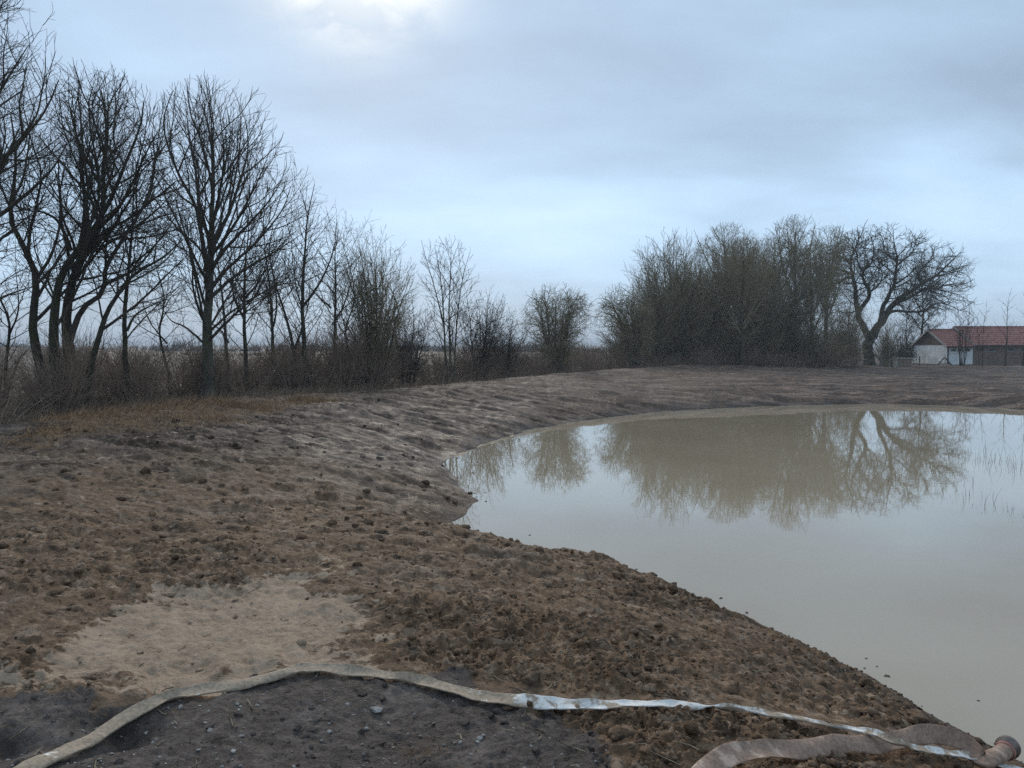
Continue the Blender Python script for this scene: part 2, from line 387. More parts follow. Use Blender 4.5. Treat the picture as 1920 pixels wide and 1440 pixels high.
# ------------------------------------------------------------------ ground material
def ground_mat():
    m = bpy.data.materials.new('mud'); m.use_nodes = True
    nt = m.node_tree; b = nt.nodes['Principled BSDF']
    geo = nt.nodes.new('ShaderNodeNewGeometry'); P = geo.outputs['Position']
    def A(n):
        a = nt.nodes.new('ShaderNodeAttribute'); a.attribute_name = n; return a.outputs['Fac']
    n_big = noise_node(nt, P, 0.45, 4, 0.6)
    n_mid = noise_node(nt, P, 2.3, 5, 0.62, 0.3)
    n_fin = noise_node(nt, P, 14.0, 5, 0.65)
    n_gr = noise_node(nt, P, 70.0, 4, 0.7)
    v = math_node(nt, 'ADD', math_node(nt, 'MULTIPLY', n_mid, 0.45), math_node(nt, 'ADD', math_node(nt, 'MULTIPLY', n_fin, 0.35), math_node(nt, 'MULTIPLY', n_gr, 0.2)))
    brown = ramp(nt, v, [(0.38, (0.048, 0.030, 0.018)), (0.50, (0.112, 0.075, 0.048)), (0.61, (0.215, 0.155, 0.106))])
    # greyer, purplish topsoil towards the hedge
    streak = noise_node(nt, mapping(nt, P, (0.32, 1.7, 1.0), (0, 0, -0.37)), 1.0, 5, 0.62, 0.6)
    v2 = math_node(nt, 'ADD', v, math_node(nt, 'MULTIPLY', math_node(nt, 'SUBTRACT', streak, 0.5), 1.1))
    purple = ramp(nt, v2, [(0.36, (0.019, 0.012, 0.0085)), (0.50, (0.050, 0.034, 0.027)), (0.64, (0.145, 0.110, 0.091))])
    col = mix_col(nt, ramp(nt, math_node(nt, 'ADD', A('away'), math_node(nt, 'MULTIPLY', math_node(nt, 'SUBTRACT', n_big, 0.5), 0.9)), [(0.25, 0.0), (0.75, 1.0)]), brown, purple)
    flk = ramp(nt, noise_node(nt, mapping(nt, P, (1, 1.5, 1), (0, 0, .3), (5, 2, 0)), 6.5, 7, 0.74, 0.3), [(0.54, 0.0), (0.60, 1.0)])
    pit = ramp(nt, noise_node(nt, mapping(nt, P, (1, 1.4, 1), (0, 0, -.2), (1, 9, 0)), 5.0, 7, 0.74, 0.3), [(0.39, 1.0), (0.46, 0.0)])
    col = mix_col(nt, math_node(nt, 'MULTIPLY', flk, math_node(nt, 'SUBTRACT', 0.60, math_node(nt, 'MULTIPLY', A('away'), 0.35))), col, (0.255, 0.205, 0.160))
    col = mix_col(nt, math_node(nt, 'MULTIPLY', pit, 0.85), col, (0.030, 0.022, 0.017))
    # pale drying crusts in flat places
    crust = ramp(nt, math_node(nt, 'ADD', math_node(nt, 'MULTIPLY', noise_node(nt, mapping(nt, P, (0.7, 1.6, 1.0)), 1.1, 6, 0.62, 0.5), 0.8), math_node(nt, 'MULTIPLY', n_fin, 0.2)), [(0.53, 0.0), (0.60, 1.0)])
    col = mix_col(nt, math_node(nt, 'MULTIPLY', crust, 0.20), col, (0.195, 0.157, 0.128))
    slick = ramp(nt, v, [(0.36, (0.075, 0.062, 0.056)), (0.55, (0.165, 0.145, 0.135)), (0.66, (0.25, 0.225, 0.21))])
    s_fac = math_node(nt, 'MULTIPLY', A('slick'), ramp(nt, noise_node(nt, mapping(nt, P, (0.8, 1.5, 1)), 1.6, 5, 0.6, 0.4), [(0.40, 0.0), (0.56, 1.0)]))
    col = mix_col(nt, math_node(nt, 'MULTIPLY', s_fac, 0.22), col, slick)
    tanc = ramp(nt, v, [(0.36, (0.130, 0.096, 0.070)), (0.47, (0.250, 0.198, 0.150)), (0.58, (0.335, 0.276, 0.220))])
    edge_n = noise_node(nt, mapping(nt, P, (1.2, 4.5, 1), (0, 0, -.25)), 1.6, 6, 0.65, 0.4)
    def ragged(name, amt):      # broken, crumbling edge between two soils
        e = math_node(nt, 'ADD', math_node(nt, 'MULTIPLY', math_node(nt, 'SUBTRACT', n_fin, 0.5), amt), math_node(nt, 'MULTIPLY', math_node(nt, 'SUBTRACT', n_mid, 0.5), amt))
        e = math_node(nt, 'ADD', e, math_node(nt, 'MULTIPLY', math_node(nt, 'SUBTRACT', edge_n, 0.5), amt))
        return ramp(nt, math_node(nt, 'ADD', A(name), e), [(0.42, 0.0), (0.56, 1.0)])
    col = mix_col(nt, math_node(nt, 'MULTIPLY', ragged('tan', 1.9), 0.85), col, tanc)
    dk = ramp(nt, v, [(0.36, (0.022, 0.019, 0.018)), (0.50, (0.056, 0.049, 0.047)), (0.63, (0.135, 0.122, 0.116))])
    speck = ramp(nt, noise_node(nt, P, 150.0, 2, 0.5), [(0.66, 0.0), (0.72, 1.0)])
    dk = mix_col(nt, math_node(nt, 'MULTIPLY', speck, 0.5), dk, (0.26, 0.24, 0.22))
    col = mix_col(nt, ragged('dark', 1.1), col, dk)
    fld = ramp(nt, noise_node(nt, mapping(nt, P, (0.05, 0.16, 0.1)), 1.0, 6, 0.65, 0.6), [(0.38, (0.030, 0.022, 0.016)), (0.56, (0.055, 0.041, 0.030)), (0.66, (0.090, 0.070, 0.052)), (0.74, (0.20, 0.18, 0.16))])
    col = mix_col(nt, A('field'), col, fld)
    col = mix_col(nt, A('heap'), col, ramp(nt, n_big, [(0.35, (0.040, 0.029, 0.022)), (0.65, (0.078, 0.058, 0.045))]))
    ditch = ramp(nt, v, [(0.36, (0.022, 0.018, 0.014)), (0.60, (0.070, 0.054, 0.040))])
    col = mix_col(nt, A('ditch'), col, ditch)
    grs = ramp(nt, v, [(0.36, (0.070, 0.043, 0.025)), (0.60, (0.180, 0.120, 0.070))])
    col = mix_col(nt, math_node(nt, 'MULTIPLY', A('grass'), ramp(nt, n_mid, [(.40, .25), (.58, .9)])), col, grs)
    pale = ramp(nt, math_node(nt, 'ADD', math_node(nt, 'MULTIPLY', noise_node(nt, P, 1.4, 4, 0.7), 0.6), math_node(nt, 'MULTIPLY', n_mid, 0.4)), [(0.40, (0.085, 0.075, 0.070)), (0.54, (0.20, 0.185, 0.175)), (0.64, (0.36, 0.34, 0.33))])
    col = mix_col(nt, A('pale'), col, pale)
    wetc = mix_col(nt, 1.0, col, (0.50, 0.48, 0.46), 'MULTIPLY')
    col = mix_col(nt, A('wet'), col, wetc)
    col = mix_col(nt, 1.0, col, (1.34, 1.21, 1.09), 'MULTIPLY')
    nt.links.new(col, b.inputs['Base Color'])
    rgh = ramp(nt, n_mid, [(0.40, 0.62), (0.60, 0.88)])
    rgh = math_node(nt, 'SUBTRACT', rgh, math_node(nt, 'ADD', math_node(nt, 'ADD', math_node(nt, 'MULTIPLY', s_fac, 0.08), math_node(nt, 'MULTIPLY', math_node(nt, 'MULTIPLY', A('away'), ramp(nt, streak, [(0.52, 0.0), (0.64, 1.0)])), 0.10)), math_node(nt, 'MULTIPLY', A('wet'), 0.25)))
    rgh = math_node(nt, 'MAXIMUM', rgh, 0.45)
    nt.links.new(rgh, b.inputs['Roughness'])
    b.inputs['Specular IOR Level'].default_value = 0.12
    bmp = nt.nodes.new('ShaderNodeBump'); bmp.inputs['Strength'].default_value = 0.9; bmp.inputs['Distance'].default_value = 0.03
    hsum = math_node(nt, 'ADD', math_node(nt, 'MULTIPLY', n_fin, 1.0), math_node(nt, 'MULTIPLY', n_gr, 0.45))
    hsum = math_node(nt, 'ADD', hsum, math_node(nt, 'MULTIPLY', n_mid, 1.2))
    nt.links.new(hsum, bmp.inputs['Height'])
    nt.links.new(math_node(nt, 'ADD', math_node(nt, 'MULTIPLY', A('crumbly'), 0.75), 0.22), bmp.inputs['Strength'])
    nt.links.new(bmp.outputs[0], b.inputs['Normal'])
    return m
MUD = ground_mat()
ATTRS = ('dark', 'tan', 'slick', 'grass', 'field', 'pale', 'wet')
def set_attrs(me, m, x, y, sd, dh):
    for k in ATTRS: attr(me, k, m[k])
    attr(me, 'away', sstep(7.0, 15.0, y) * 0.75 + 0.25 * sstep(-2, -8, x))
    attr(me, 'crumbly', sstep(18.0, 6.0, np.hypot(x, y - 1.0)))
    attr(me, 'heap', sstep(0.3, 0.8, heaps(x, y)) * (np.hypot(x, y) < 250))
    attr(me, 'ditch', np.exp(-((dh - 0.2) / 2.0) ** 2) * (1 - m['grass']) * sstep(40, 15, x))

# ------------------------------------------------------------------ ground sheet: rings round the standpoint, fine near it, out to the horizon
ang = np.concatenate([np.linspace(-37, 37, 560), np.linspace(37, 60, 60)[1:], np.linspace(60, 300, 70)[1:-1], np.linspace(-60, -37, 60)[:-1]]) * math.pi / 180
rad = np.concatenate([np.linspace(.5, 2.2, 14)[:-1], np.exp(np.linspace(math.log(2.2), math.log(30.0), 680)), np.exp(np.linspace(math.log(30.0), math.log(95.0), 110))[1:], np.exp(np.linspace(math.log(95.0), math.log(3200.0), 56))[1:]])
na, nr = len(ang), len(rad)
AA, RR = np.meshgrid(ang, rad)
gx, gy = (np.sin(AA) * RR).ravel(), (np.cos(AA) * RR).ravel()
gx = np.append(gx, 0.0); gy = np.append(gy, 0.0)
g_sd, g_dh, g_th = land(gx, gy)
gm = masks(gx, gy, g_sd, g_dh)
gz = height0(gx, gy, g_sd, g_dh, g_th) + relief(gx, gy, g_sd, g_dh, gm) + heaps(gx, gy)
vi = np.arange(nr * na).reshape(nr, na)
nxt = np.roll(vi, -1, axis=1)
quads = np.stack([vi[:-1], vi[1:], nxt[1:], nxt[:-1]], axis=-1).reshape(-1, 4)
keep = (gz[quads].max(axis=1) > -0.60)
keep |= (g_sd[quads].max(axis=1) > -3.5)
quads = quads[keep]
cen = nr * na
tris = np.stack([np.full(na, cen), vi[0], nxt[0]], axis=-1)
quads = quads[:, ::-1]; tris = tris[:, ::-1]
gme = make_mesh('ground', np.stack([gx, gy, gz], axis=1), quads, tris)
set_attrs(gme, gm, gx, gy, g_sd, g_dh)
ground = tag(add('ground', gme, MUD), kind='structure')
def gh(x, y):
    """true ground height with relief"""
    x = np.atleast_1d(np.asarray(x, float)); y = np.atleast_1d(np.asarray(y, float))
    sd, dh, th = land(x, y); m = masks(x, y, sd, dh)
    return height0(x, y, sd, dh, th) + relief(x, y, sd, dh, m) + heaps(x, y)

# pond bed under the water (hidden by the muddy water, closes the sheet)
# ------------------------------------------------------------------ water
def water_mat():
    m = bpy.data.materials.new('muddy_water'); m.use_nodes = True
    nt = m.node_tree; b = nt.nodes['Principled BSDF']
    P = nt.nodes.new('ShaderNodeNewGeometry').outputs['Position']
    n1 = noise_node(nt, P, 0.35, 3, 0.5)
    col = mix_col(nt, ramp(nt, n1, [(0.35, 0.0), (0.65, 1.0)]), (0.325, 0.258, 0.172), (0.360, 0.292, 0.200))
    nt.links.new(col, b.inputs['Base Color'])
    b.inputs['Roughness'].default_value = 0.0
    b.inputs['IOR'].default_value = 1.55
    bmp = nt.nodes.new('ShaderNodeBump'); bmp.inputs['Strength'].default_value = 0.022; bmp.inputs['Distance'].default_value = 0.02
    h = math_node(nt, 'ADD', noise_node(nt, mapping(nt, P, (1.0, 1.6, 1)), 3.0, 3, 0.5), math_node(nt, 'MULTIPLY', noise_node(nt, P, 0.8, 2, 0.5), 1.5))
    nt.links.new(h, bmp.inputs['Height'])
    nt.links.new(bmp.outputs[0], b.inputs['Normal'])
    return m
wx = [p[0] for p in SHORE]; wy = [p[1] for p in SHORE]
wv = []
wq = []
gxn, gyn = 48, 48
X0, X1, Y0, Y1 = -3.5, 37.0, -9.0, 37.5
for j in range(gyn + 1):
    for i in range(gxn + 1):
        wv.append((X0 + (X1 - X0) * i / gxn, Y0 + (Y1 - Y0) * j / gyn, 0.0))
wv = np.array(wv)
wsd, _, _ = land(wv[:, 0], wv[:, 1])
for j in range(gyn):
    for i in range(gxn):
        q = [j * (gxn + 1) + i, j * (gxn + 1) + i + 1, (j + 1) * (gxn + 1) + i + 1, (j + 1) * (gxn + 1) + i]
        if wsd[q].min() < 0.9: wq.append(q)
water = tag(add('pond_water', make_mesh('pond_water', wv, np.array(wq)), water_mat()), kind='structure')

# ------------------------------------------------------------------ bark and twig materials
def bark_mat(name, c0, c1, moss, moss_amt, scale=6.0):
    m = bpy.data.materials.new(name); m.use_nodes = True
    nt = m.node_tree; b = nt.nodes['Principled BSDF']
    P = nt.nodes.new('ShaderNodeTexCoord').outputs['Object']
    n = noise_node(nt, mapping(nt, P, (1, 1, 0.3)), scale, 5, 0.65)
    col = ramp(nt, n, [(0.36, c0), (0.62, c1)])
    mf = ramp(nt, noise_node(nt, P, 1.7, 3, 0.6), [(0.42, 0.0), (0.60, moss_amt)])
    col = mix_col(nt, mf, col, moss)
    nt.links.new(col, b.inputs['Base Color'])
    b.inputs['Roughness'].default_value = 0.9
    b.inputs['Specular IOR Level'].default_value = 0.15
    bmp = nt.nodes.new('ShaderNodeBump'); bmp.inputs['Strength'].default_value = 0.7; bmp.inputs['Distance'].default_value = 0.03
    nt.links.new(noise_node(nt, mapping(nt, P, (1, 1, 0.25)), scale * 3, 4, 0.6), bmp.inputs['Height'])
    nt.links.new(bmp.outputs[0], b.inputs['Normal'])
    return m
BARK = bark_mat('bark_dark', (0.030, 0.026, 0.020), (0.075, 0.064, 0.048), (0.055, 0.062, 0.030), 0.6)
BARK_PALE = bark_mat('bark_grey', (0.050, 0.045, 0.036), (0.125, 0.110, 0.088), (0.075, 0.082, 0.042), 0.55)
OAKB = bark_mat('bark_oak', (0.036, 0.033, 0.027), (0.080, 0.073, 0.060), (0.062, 0.070, 0.038), 0.6, 3.0)
TWIG = bark_mat('twig_brown', (0.046, 0.037, 0.029), (0.086, 0.070, 0.056), (0.060, 0.060, 0.036), 0.3)
TWIG_OLIVE = bark_mat('twig_olive', (0.185, 0.150, 0.096), (0.300, 0.248, 0.165), (0.190, 0.175, 0.095), 0.5)
TWIG_RED = bark_mat('twig_russet', (0.185, 0.128, 0.096), (0.310, 0.222, 0.170), (0.200, 0.160, 0.105), 0.4)

# ------------------------------------------------------------------ bare tree generator (all branches of one order at a time)
GA = 2.399963
def unit(v): return v / (np.linalg.norm(v, axis=-1, keepdims=True) + 1e-12)
def catmull(P, n):
    P = np.asarray(P, float)
    if len(P) == 2: return P[0] + (P[1] - P[0]) * np.linspace(0, 1, n)[:, None]
    E = np.vstack([2 * P[0] - P[1], P, 2 * P[-1] - P[-2]])
    seg = np.linalg.norm(np.diff(P, axis=0), axis=1); cum = np.concatenate([[0], np.cumsum(seg)])
    s = np.linspace(0, cum[-1], n); out = []
    for q in s:
        i = min(np.searchsorted(cum, q, side='right') - 1, len(seg) - 1); t = (q - cum[i]) / (seg[i] + 1e-9)
        a, b, c, d = E[i], E[i + 1], E[i + 2], E[i + 3]
        out.append(0.5 * (2 * b + (c - a) * t + (2 * a - 5 * b + 4 * c - d) * t * t + (3 * b - a - 3 * c + d) * t ** 3))
    return np.array(out)
def tubes(P, R, S):
    """P [B,n,3], R [B,n] -> verts, quads"""
    B, n, _ = P.shape
    T = np.empty_like(P); T[:, 1:-1] = P[:, 2:] - P[:, :-2]; T[:, 0] = P[:, 1] - P[:, 0]; T[:, -1] = P[:, -1] - P[:, -2]
    T = unit(T)
    ref = np.where(np.abs(T[:, :1, 2:3]) > 0.8, np.array([[[1.0, 0.13, 0]]]), np.array([[[0, 0.1, 1.0]]]))
    U = unit(np.cross(T, np.broadcast_to(ref, T.shape))); W = np.cross(T, U)
    a = np.arange(S) * 2 * math.pi / S
    V = P[:, :, None] + R[:, :, None, None] * (U[:, :, None] * np.cos(a)[None, None, :, None] + W[:, :, None] * np.sin(a)[None, None, :, None])
    base = (np.arange(B) * n * S)[:, None, None]
    i = np.arange(n - 1)[None, :, None] * S; k = np.arange(S)[None, None, :]; k2 = (k + 1) % S
    q = np.stack(np.broadcast_arrays(base + i + k, base + i + k2, base + i + S + k2, base + i + S + k), axis=-1).reshape(-1, 4)
    return V.reshape(-1, 3), q
class Acc:
    def __init__(s): s.V = []; s.Q = []; s.n = 0
    def tubes(s, P, R, S):
        v, q = tubes(P, R, S); s.V.append(v); s.Q.append(q + s.n); s.n += len(v)
    def mesh(s, name): return make_mesh(name, np.concatenate(s.V), np.concatenate(s.Q))
def sprout(rng, P, R, sp, env):
    """children of all branches P [B,n,3]; sp: per metre, t0, ang, angsd, ratio, lmin, lmax, nseg, wig, up, rk, rmin"""
    B, n, _ = P.shape
    seg = np.linalg.norm(np.diff(P, axis=1), axis=2); L = seg.sum(1)
    cnt = np.maximum(sp.get('kmin', 1), np.round(sp['per_m'] * L * (1 - sp['t0']) + rng.uniform(-0.5, 0.5, B))).astype(int)
    idx = np.repeat(np.arange(B), cnt)
    k = np.concatenate([np.arange(c) for c in cnt]); K = len(idx)
    t = sp['t0'] + (1 - sp['t0']) * np.minimum((k + rng.uniform(0.1, 1.0, K)) / cnt[idx], 1.0)
    if sp.get('tip', True): t = np.where(k == cnt[idx] - 1, 1.0, t)
    f = t * (n - 1); i0 = np.minimum(f.astype(int), n - 2); fr = f - i0
    A0, A1 = P[idx, i0], P[idx, i0 + 1]
    pos = A0 + (A1 - A0) * fr[:, None]; T = unit(A1 - A0)
    rp = R[idx, i0] + (R[idx, i0 + 1] - R[idx, i0]) * fr
    ref = np.where(np.abs(T[:, 2:3]) > 0.9, np.array([[1.0, 0, 0]]), np.array([[0, 0, 1.0]]))
    U = unit(np.cross(T, ref)); W = np.cross(T, U)
    az = k * GA + rng.uniform(0, 6.28, B)[idx] + rng.normal(0, 0.5, K)
    an = np.radians(np.clip(rng.normal(sp['ang'], sp['angsd'], K), 8, 110)) * np.where(t >= 1.0, 0.45, 1.0)
    D = unit(np.cos(an)[:, None] * T + np.sin(an)[:, None] * (np.cos(az)[:, None] * U + np.sin(az)[:, None] * W))
    Lc = np.clip(sp['ratio'] * L[idx] * (1.15 - 0.75 * t), sp['lmin'], sp['lmax']) * rng.uniform(0.65, 1.25, K)
    D[:, 2] += sp.get('lift', 0.0); D = unit(D)
    if env is not None:
        q0, q1 = env(pos), env(pos + D * Lc[:, None])
        s = np.where(q1 > 1.0, np.clip((1.04 - q0) / (q1 - q0 + 1e-6), 0.18, 1.0), 1.0)
        Lc = Lc * s
        ok = (q0 < 1.12)
        pos, D, Lc, rp, K = pos[ok], D[ok], Lc[ok], rp[ok], ok.sum()
    m = sp['nseg']; pts = np.empty((K, m + 1, 3)); pts[:, 0] = pos
    d = D.copy(); st = (Lc / m)[:, None]
    for j in range(m):
        pts[:, j + 1] = pts[:, j] + d * st
        d = d + rng.normal(0, sp['wig'], (K, 3)); d[:, 2] += sp['up']; d = unit(d)
    r0 = np.minimum(rp * 0.75, np.maximum(sp['rk'] * Lc, sp['rmin']))
    r0 = np.maximum(r0, sp['rmin'])
    rr = r0[:, None] + (np.maximum(r0 * 0.35, sp['rmin'] * 0.7) - r0)[:, None] * np.linspace(0, 1, m + 1)[None, :] ** 0.9
    return pts, rr
def egg(c, rx, ry, up, dn, pw=2.0):
    c = np.asarray(c, float)
    def f(p):
        d = p - c; rz = np.where(d[:, 2] > 0, up, dn)
        return (np.abs(d[:, 0] / rx) ** pw + np.abs(d[:, 1] / ry) ** pw + np.abs(d[:, 2] / rz) ** pw) ** (1 / pw)
    return f
def grow_tree(name, base, limbs, levels, env, seed, label, cat='tree', group=None, bark=None, twig=None, ns=18, trunk_first=1, flare=0.55):
    """limbs: list of (points in world metres, r0, r1); the first trunk_first are trunks (parts named trunk), the rest go to the crown"""
    rng = np.random.default_rng(seed)
    base = np.asarray(base, float)
    root = thing(name, tuple(base), label, cat, group)
    P0 = []; R0 = []
    for k, (pts, r0, r1) in enumerate(limbs):
        c = catmull(np.asarray(pts, float) - base, ns)
        t = np.linspace(0, 1, ns)
        r = r0 + (r1 * 0.5 - r0) * t ** 0.8
        if k < trunk_first: r = r * (1 + flare * np.exp(-t * ns / 1.3))
        jit = rng.normal(0, 0.12, (ns, 3)) * r[:, None]; jit[0] = 0
        P0.append(c + jit); R0.append(r)
    P0 = np.array(P0); R0 = np.array(R0)
    for k in range(trunk_first):
        a = Acc(); a.tubes(P0[k:k + 1], R0[k:k + 1], 10); add('trunk', a.mesh('trunk'), bark, root)
    cr = Acc()
    if trunk_first < len(limbs): cr.tubes(P0[trunk_first:], R0[trunk_first:], 7)
    e2 = (lambda p: env(p + base)) if env is not None else None
    P, R = P0, R0
    for sp in levels:
        Pn, Rn = sprout(rng, P, R, sp, e2)
        cr.tubes(Pn, Rn, sp['sides'])
        if sp.get('keep'):      # twigs also sprout from the parents
            pass
        P, R = Pn, Rn
    add('crown', cr.mesh('crown'), twig, root)
    return root
def copy_tree(o, loc, rz, s, label, group=None):
    c = o.copy(); C.objects.link(c)
    c.location = loc; c.rotation_euler = (0, 0, rz); c.scale = (s[0], s[0], s[1]) if isinstance(s, tuple) else (s, s, s)
    c['label'] = label
    if group: c['group'] = group
    elif 'group' in c.keys(): del c['group']
    for ch in list(o.children):
        d = ch.copy(); C.objects.link(d); d.parent = c
    return c
def LV(per_m, ang, ratio, lmin, lmax, nseg, sides, wig=0.12, up=0.06, t0=0.12, angsd=9, rk=0.011, rmin=0.005, **kw):
    d = dict(per_m=per_m, ang=ang, ratio=ratio, lmin=lmin, lmax=lmax, nseg=nseg, sides=sides, wig=wig, up=up, t0=t0, angsd=angsd, rk=rk, rmin=rmin); d.update(kw); return d
def px_limb(pts, Y0, dY, r0, r1):
    """limb through photo points at depth Y0, drifting by dY metres to its tip"""
    n = len(pts); out = []
    for i, (x, y) in enumerate(pts):
        out.append(at_depth(x, y, Y0 + dY * (i / (n - 1)) ** 1.3))
    return (out, r0, r1)
def root_limb(pts, Y, dY, r0, r1):
    """as px_limb, with its foot put on the ground"""
    P, a, b = px_limb(pts, Y, dY, r0, r1)
    z = h1(P[0][0], P[0][1]) - 0.12
    P = [np.array([P[0][0], P[0][1], z])] + P[1:] if P[1][2] > z + 0.2 else [np.array([P[0][0], P[0][1], z])] + P[2:]
    return (P, a, b)
def base_of(px, Y):
    x = (px - 960) / FPX * Y
    return np.array([x, Y, h1(x, Y) - 0.1])
def zpx(py, Y): return float(at_depth(960, py, Y)[2])

BIG = [LV(2.8, 42, .55, .9, 3.0, 8, 5, .12, .09, .25, rk=.015), LV(4.0, 38, .5, .45, 1.6, 5, 4, .12, .07, .12, rk=.011, rmin=.008), LV(6.2, 36, .5, .30, .80, 2, 3, .13, .05, .08, rmin=.0058), LV(6.2, 34, .5, .18, .48, 1, 3, .12, .04, .08, rmin=.0046)]

# --- the big row on the left
D1 = 20.0
b1 = base_of(125, D1)
L1 = [root_limb([(95, 765), (89, 728), (61, 622), (69, 522), (47, 467), (19, 411), (25, 355), (30, 290), (20, 215)], D1, 0.6, .155, .035),
      root_limb([(112, 765), (106, 715), (100, 622), (111, 528), (133, 483), (161, 455), (205, 378), (233, 311), (261, 244), (270, 190)], D1 - .1, -0.8, .165, .03),
      root_limb([(132, 768), (130, 735), (128, 655), (125, 578), (144, 505), (178, 444), (194, 389), (194, 311), (200, 244), (190, 170)], D1 + .2, 0.7, .185, .03),
      root_limb([(157, 765), (163, 722), (183, 639), (208, 572), (250, 517), (305, 483), (342, 450)], D1 + .1, -0.9, .115, .03),
      px_limb([(130, 644), (142, 606), (161, 572), (192, 550), (200, 500), (233, 444), (267, 389), (290, 320), (285, 250)], D1 + .2, 1.2, .09, .025),
      px_limb([(133, 470), (122, 440), (105, 411), (80, 398), (50, 394), (20, 380)], D1 - .1, -1.4, .06, .02),
      px_limb([(150, 470), (158, 410), (158, 355), (150, 290), (140, 220), (150, 160)], D1, 1.0, .07, .02),
      px_limb([(178, 430), (215, 400), (250, 340), (272, 290), (300, 240)], D1, -1.8, .06, .02),
      px_limb([(69, 522), (95, 480), (110, 430), (112, 370), (100, 300)], D1 + .3, 2.0, .05, .018)]
env1 = egg(at_depth(180, 400, D1), 2.6, 2.7, zpx(140, D1) - zpx(400, D1), 3.2, 2.4)
grow_tree('bare_tree', b1, L1, BIG, env1, 11, 'dark bare tree of four crooked trunks from one foot at left', bark=BARK, twig=TWIG, trunk_first=4)

D2 = 21.5
L2 = [root_limb([(239, 760), (239, 733), (233, 611), (242, 500), (247, 439), (250, 370), (255, 310)], D2, .5, .10, .02),
      px_limb([(238, 620), (255, 590), (290, 570), (320, 560)], D2, 1.0, .045, .015), px_limb([(242, 500), (280, 470), (310, 440)], D2, -1.0, .04, .015)]
T2 = grow_tree('bare_tree', base_of(239, D2), L2, [LV(4.2, 52, .5, .7, 2.2, 6, 4, .16, .04, .28), LV(5.0, 44, .5, .35, 1.1, 4, 3, .16, .02), LV(6, 42, .5, .18, .5, 1, 3, .15, .02, rmin=.005)],
          egg(at_depth(245, 480, D2), 1.7, 1.7, 2.6, 2.2), 12, 'slender dark bare tree right of the four crooked trunks', bark=BARK, twig=TWIG)

D3 = 24.5
L3 = [root_limb([(389, 758), (389, 735), (389, 600), (394, 500), (397, 400), (400, 333), (395, 262), (380, 200)], D3, .3, .215, .03),
      px_limb([(391, 520), (383, 470), (367, 389), (333, 322), (311, 261), (308, 217), (325, 170)], D3, -.8, .095, .02),
      px_limb([(392, 560), (420, 535), (453, 509), (520, 469), (564, 440)], D3, .9, .075, .02),
      px_limb([(394, 510), (420, 470), (458, 429), (502, 380), (530, 335)], D3, -1.2, .08, .02),
      px_limb([(395, 470), (425, 410), (450, 340), (465, 280), (462, 230)], D3, 1.4, .08, .02),
      px_limb([(389, 610), (378, 593), (362, 540), (360, 487), (340, 430)], D3, -1.0, .055, .018),
      px_limb([(389, 640), (430, 600), (475, 560), (540, 520)], D3, -1.4, .06, .018),
      px_limb([(389, 650), (350, 615), (320, 600), (300, 570)], D3, 1.2, .05, .015),
      px_limb([(393, 545), (425, 505), (480, 455), (528, 395), (545, 350)], D3, 1.6, .07, .02), px_limb([(389, 625), (440, 580), (500, 545), (565, 520)], D3, 1.0, .05, .018), px_limb([(396, 480), (440, 420), (478, 350), (500, 300)], D3, -2.2, .07, .02),
      px_limb([(396, 430), (412, 360), (420, 290), (412, 215)], D3, -2.0, .07, .02),
      px_limb([(395, 450), (375, 400), (368, 330), (355, 260), (348, 190)], D3, 2.2, .07, .02)]
env3 = egg(at_depth(428, 430, D3), 2.75, 2.9, zpx(158, D3) - zpx(430, D3), 3.6, 2.2)
grow_tree('bare_tree', base_of(389, D3), L3, [LV(3.0, 36, .55, 1.0, 3.2, 8, 5, .09, .09, .22, rk=.014), LV(3.8, 34, .5, .45, 1.6, 5, 4, .10, .07, rk=.010, rmin=.008), LV(5.6, 34, .5, .30, .80, 2, 3, .11, .05, rmin=.006), LV(5.0, 34, .5, .18, .48, 1, 3, .12, .04, rmin=.005)],
          env3, 13, 'tall bare tree with single straight greenish trunk and fan crown', bark=BARK_PALE, twig=TWIG)

D4 = 27.5
L4 = [root_limb([(463, 745), (462, 713), (458, 584), (460, 495), (466, 430), (462, 380)], D4, .4, .10, .02), px_limb([(459, 600), (440, 560), (432, 500), (436, 450)], D4, .8, .05, .015), px_limb([(460, 560), (490, 520), (505, 470)], D4, -.8, .05, .015)]
T4 = grow_tree('bare_tree', base_of(463, D4), L4, [LV(4.6, 42, .5, .6, 2.2, 6, 4, .11, .07, .2), LV(5.0, 38, .5, .3, 1.1, 4, 3, .12, .05), LV(6, 38, .5, .18, .5, 1, 3, .13, .03, rmin=.0055)],
          egg(at_depth(465, 520, D4), 1.7, 1.7, 3.0, 2.6), 14, 'slim bare tree half hidden right behind the straight greenish trunk', bark=BARK, twig=TWIG)

D5 = 28.5
L5 = [root_limb([(572, 740), (571, 673), (567, 562), (573, 451), (578, 400), (590, 345)], D5, .4, .125, .02), root_limb([(553, 738), (551, 664), (545, 629), (533, 584), (515, 530), (505, 470), (512, 420)], D5 + .4, .7, .09, .02),
      px_limb([(568, 575), (600, 530), (625, 470), (632, 410)], D5, -1.0, .06, .015), px_limb([(551, 660), (568, 600), (552, 520), (545, 440)], D5 + .4, 1.0, .05, .015)]
grow_tree('bare_tree', base_of(565, D5), L5, [LV(4.6, 44, .5, .6, 2.2, 6, 4, .11, .07, .2), LV(5.0, 38, .5, .3, 1.1, 4, 3, .12, .05), LV(6, 38, .5, .18, .5, 1, 3, .13, .03, rmin=.0055)],
          egg(at_depth(572, 520, D5), 1.55, 1.8, zpx(345, D5) - zpx(520, D5), 3.0, 2.2), 15, 'bare forked tree with leader, between fan-crowned tree and broom-shaped tree', bark=BARK, twig=TWIG, trunk_first=2)

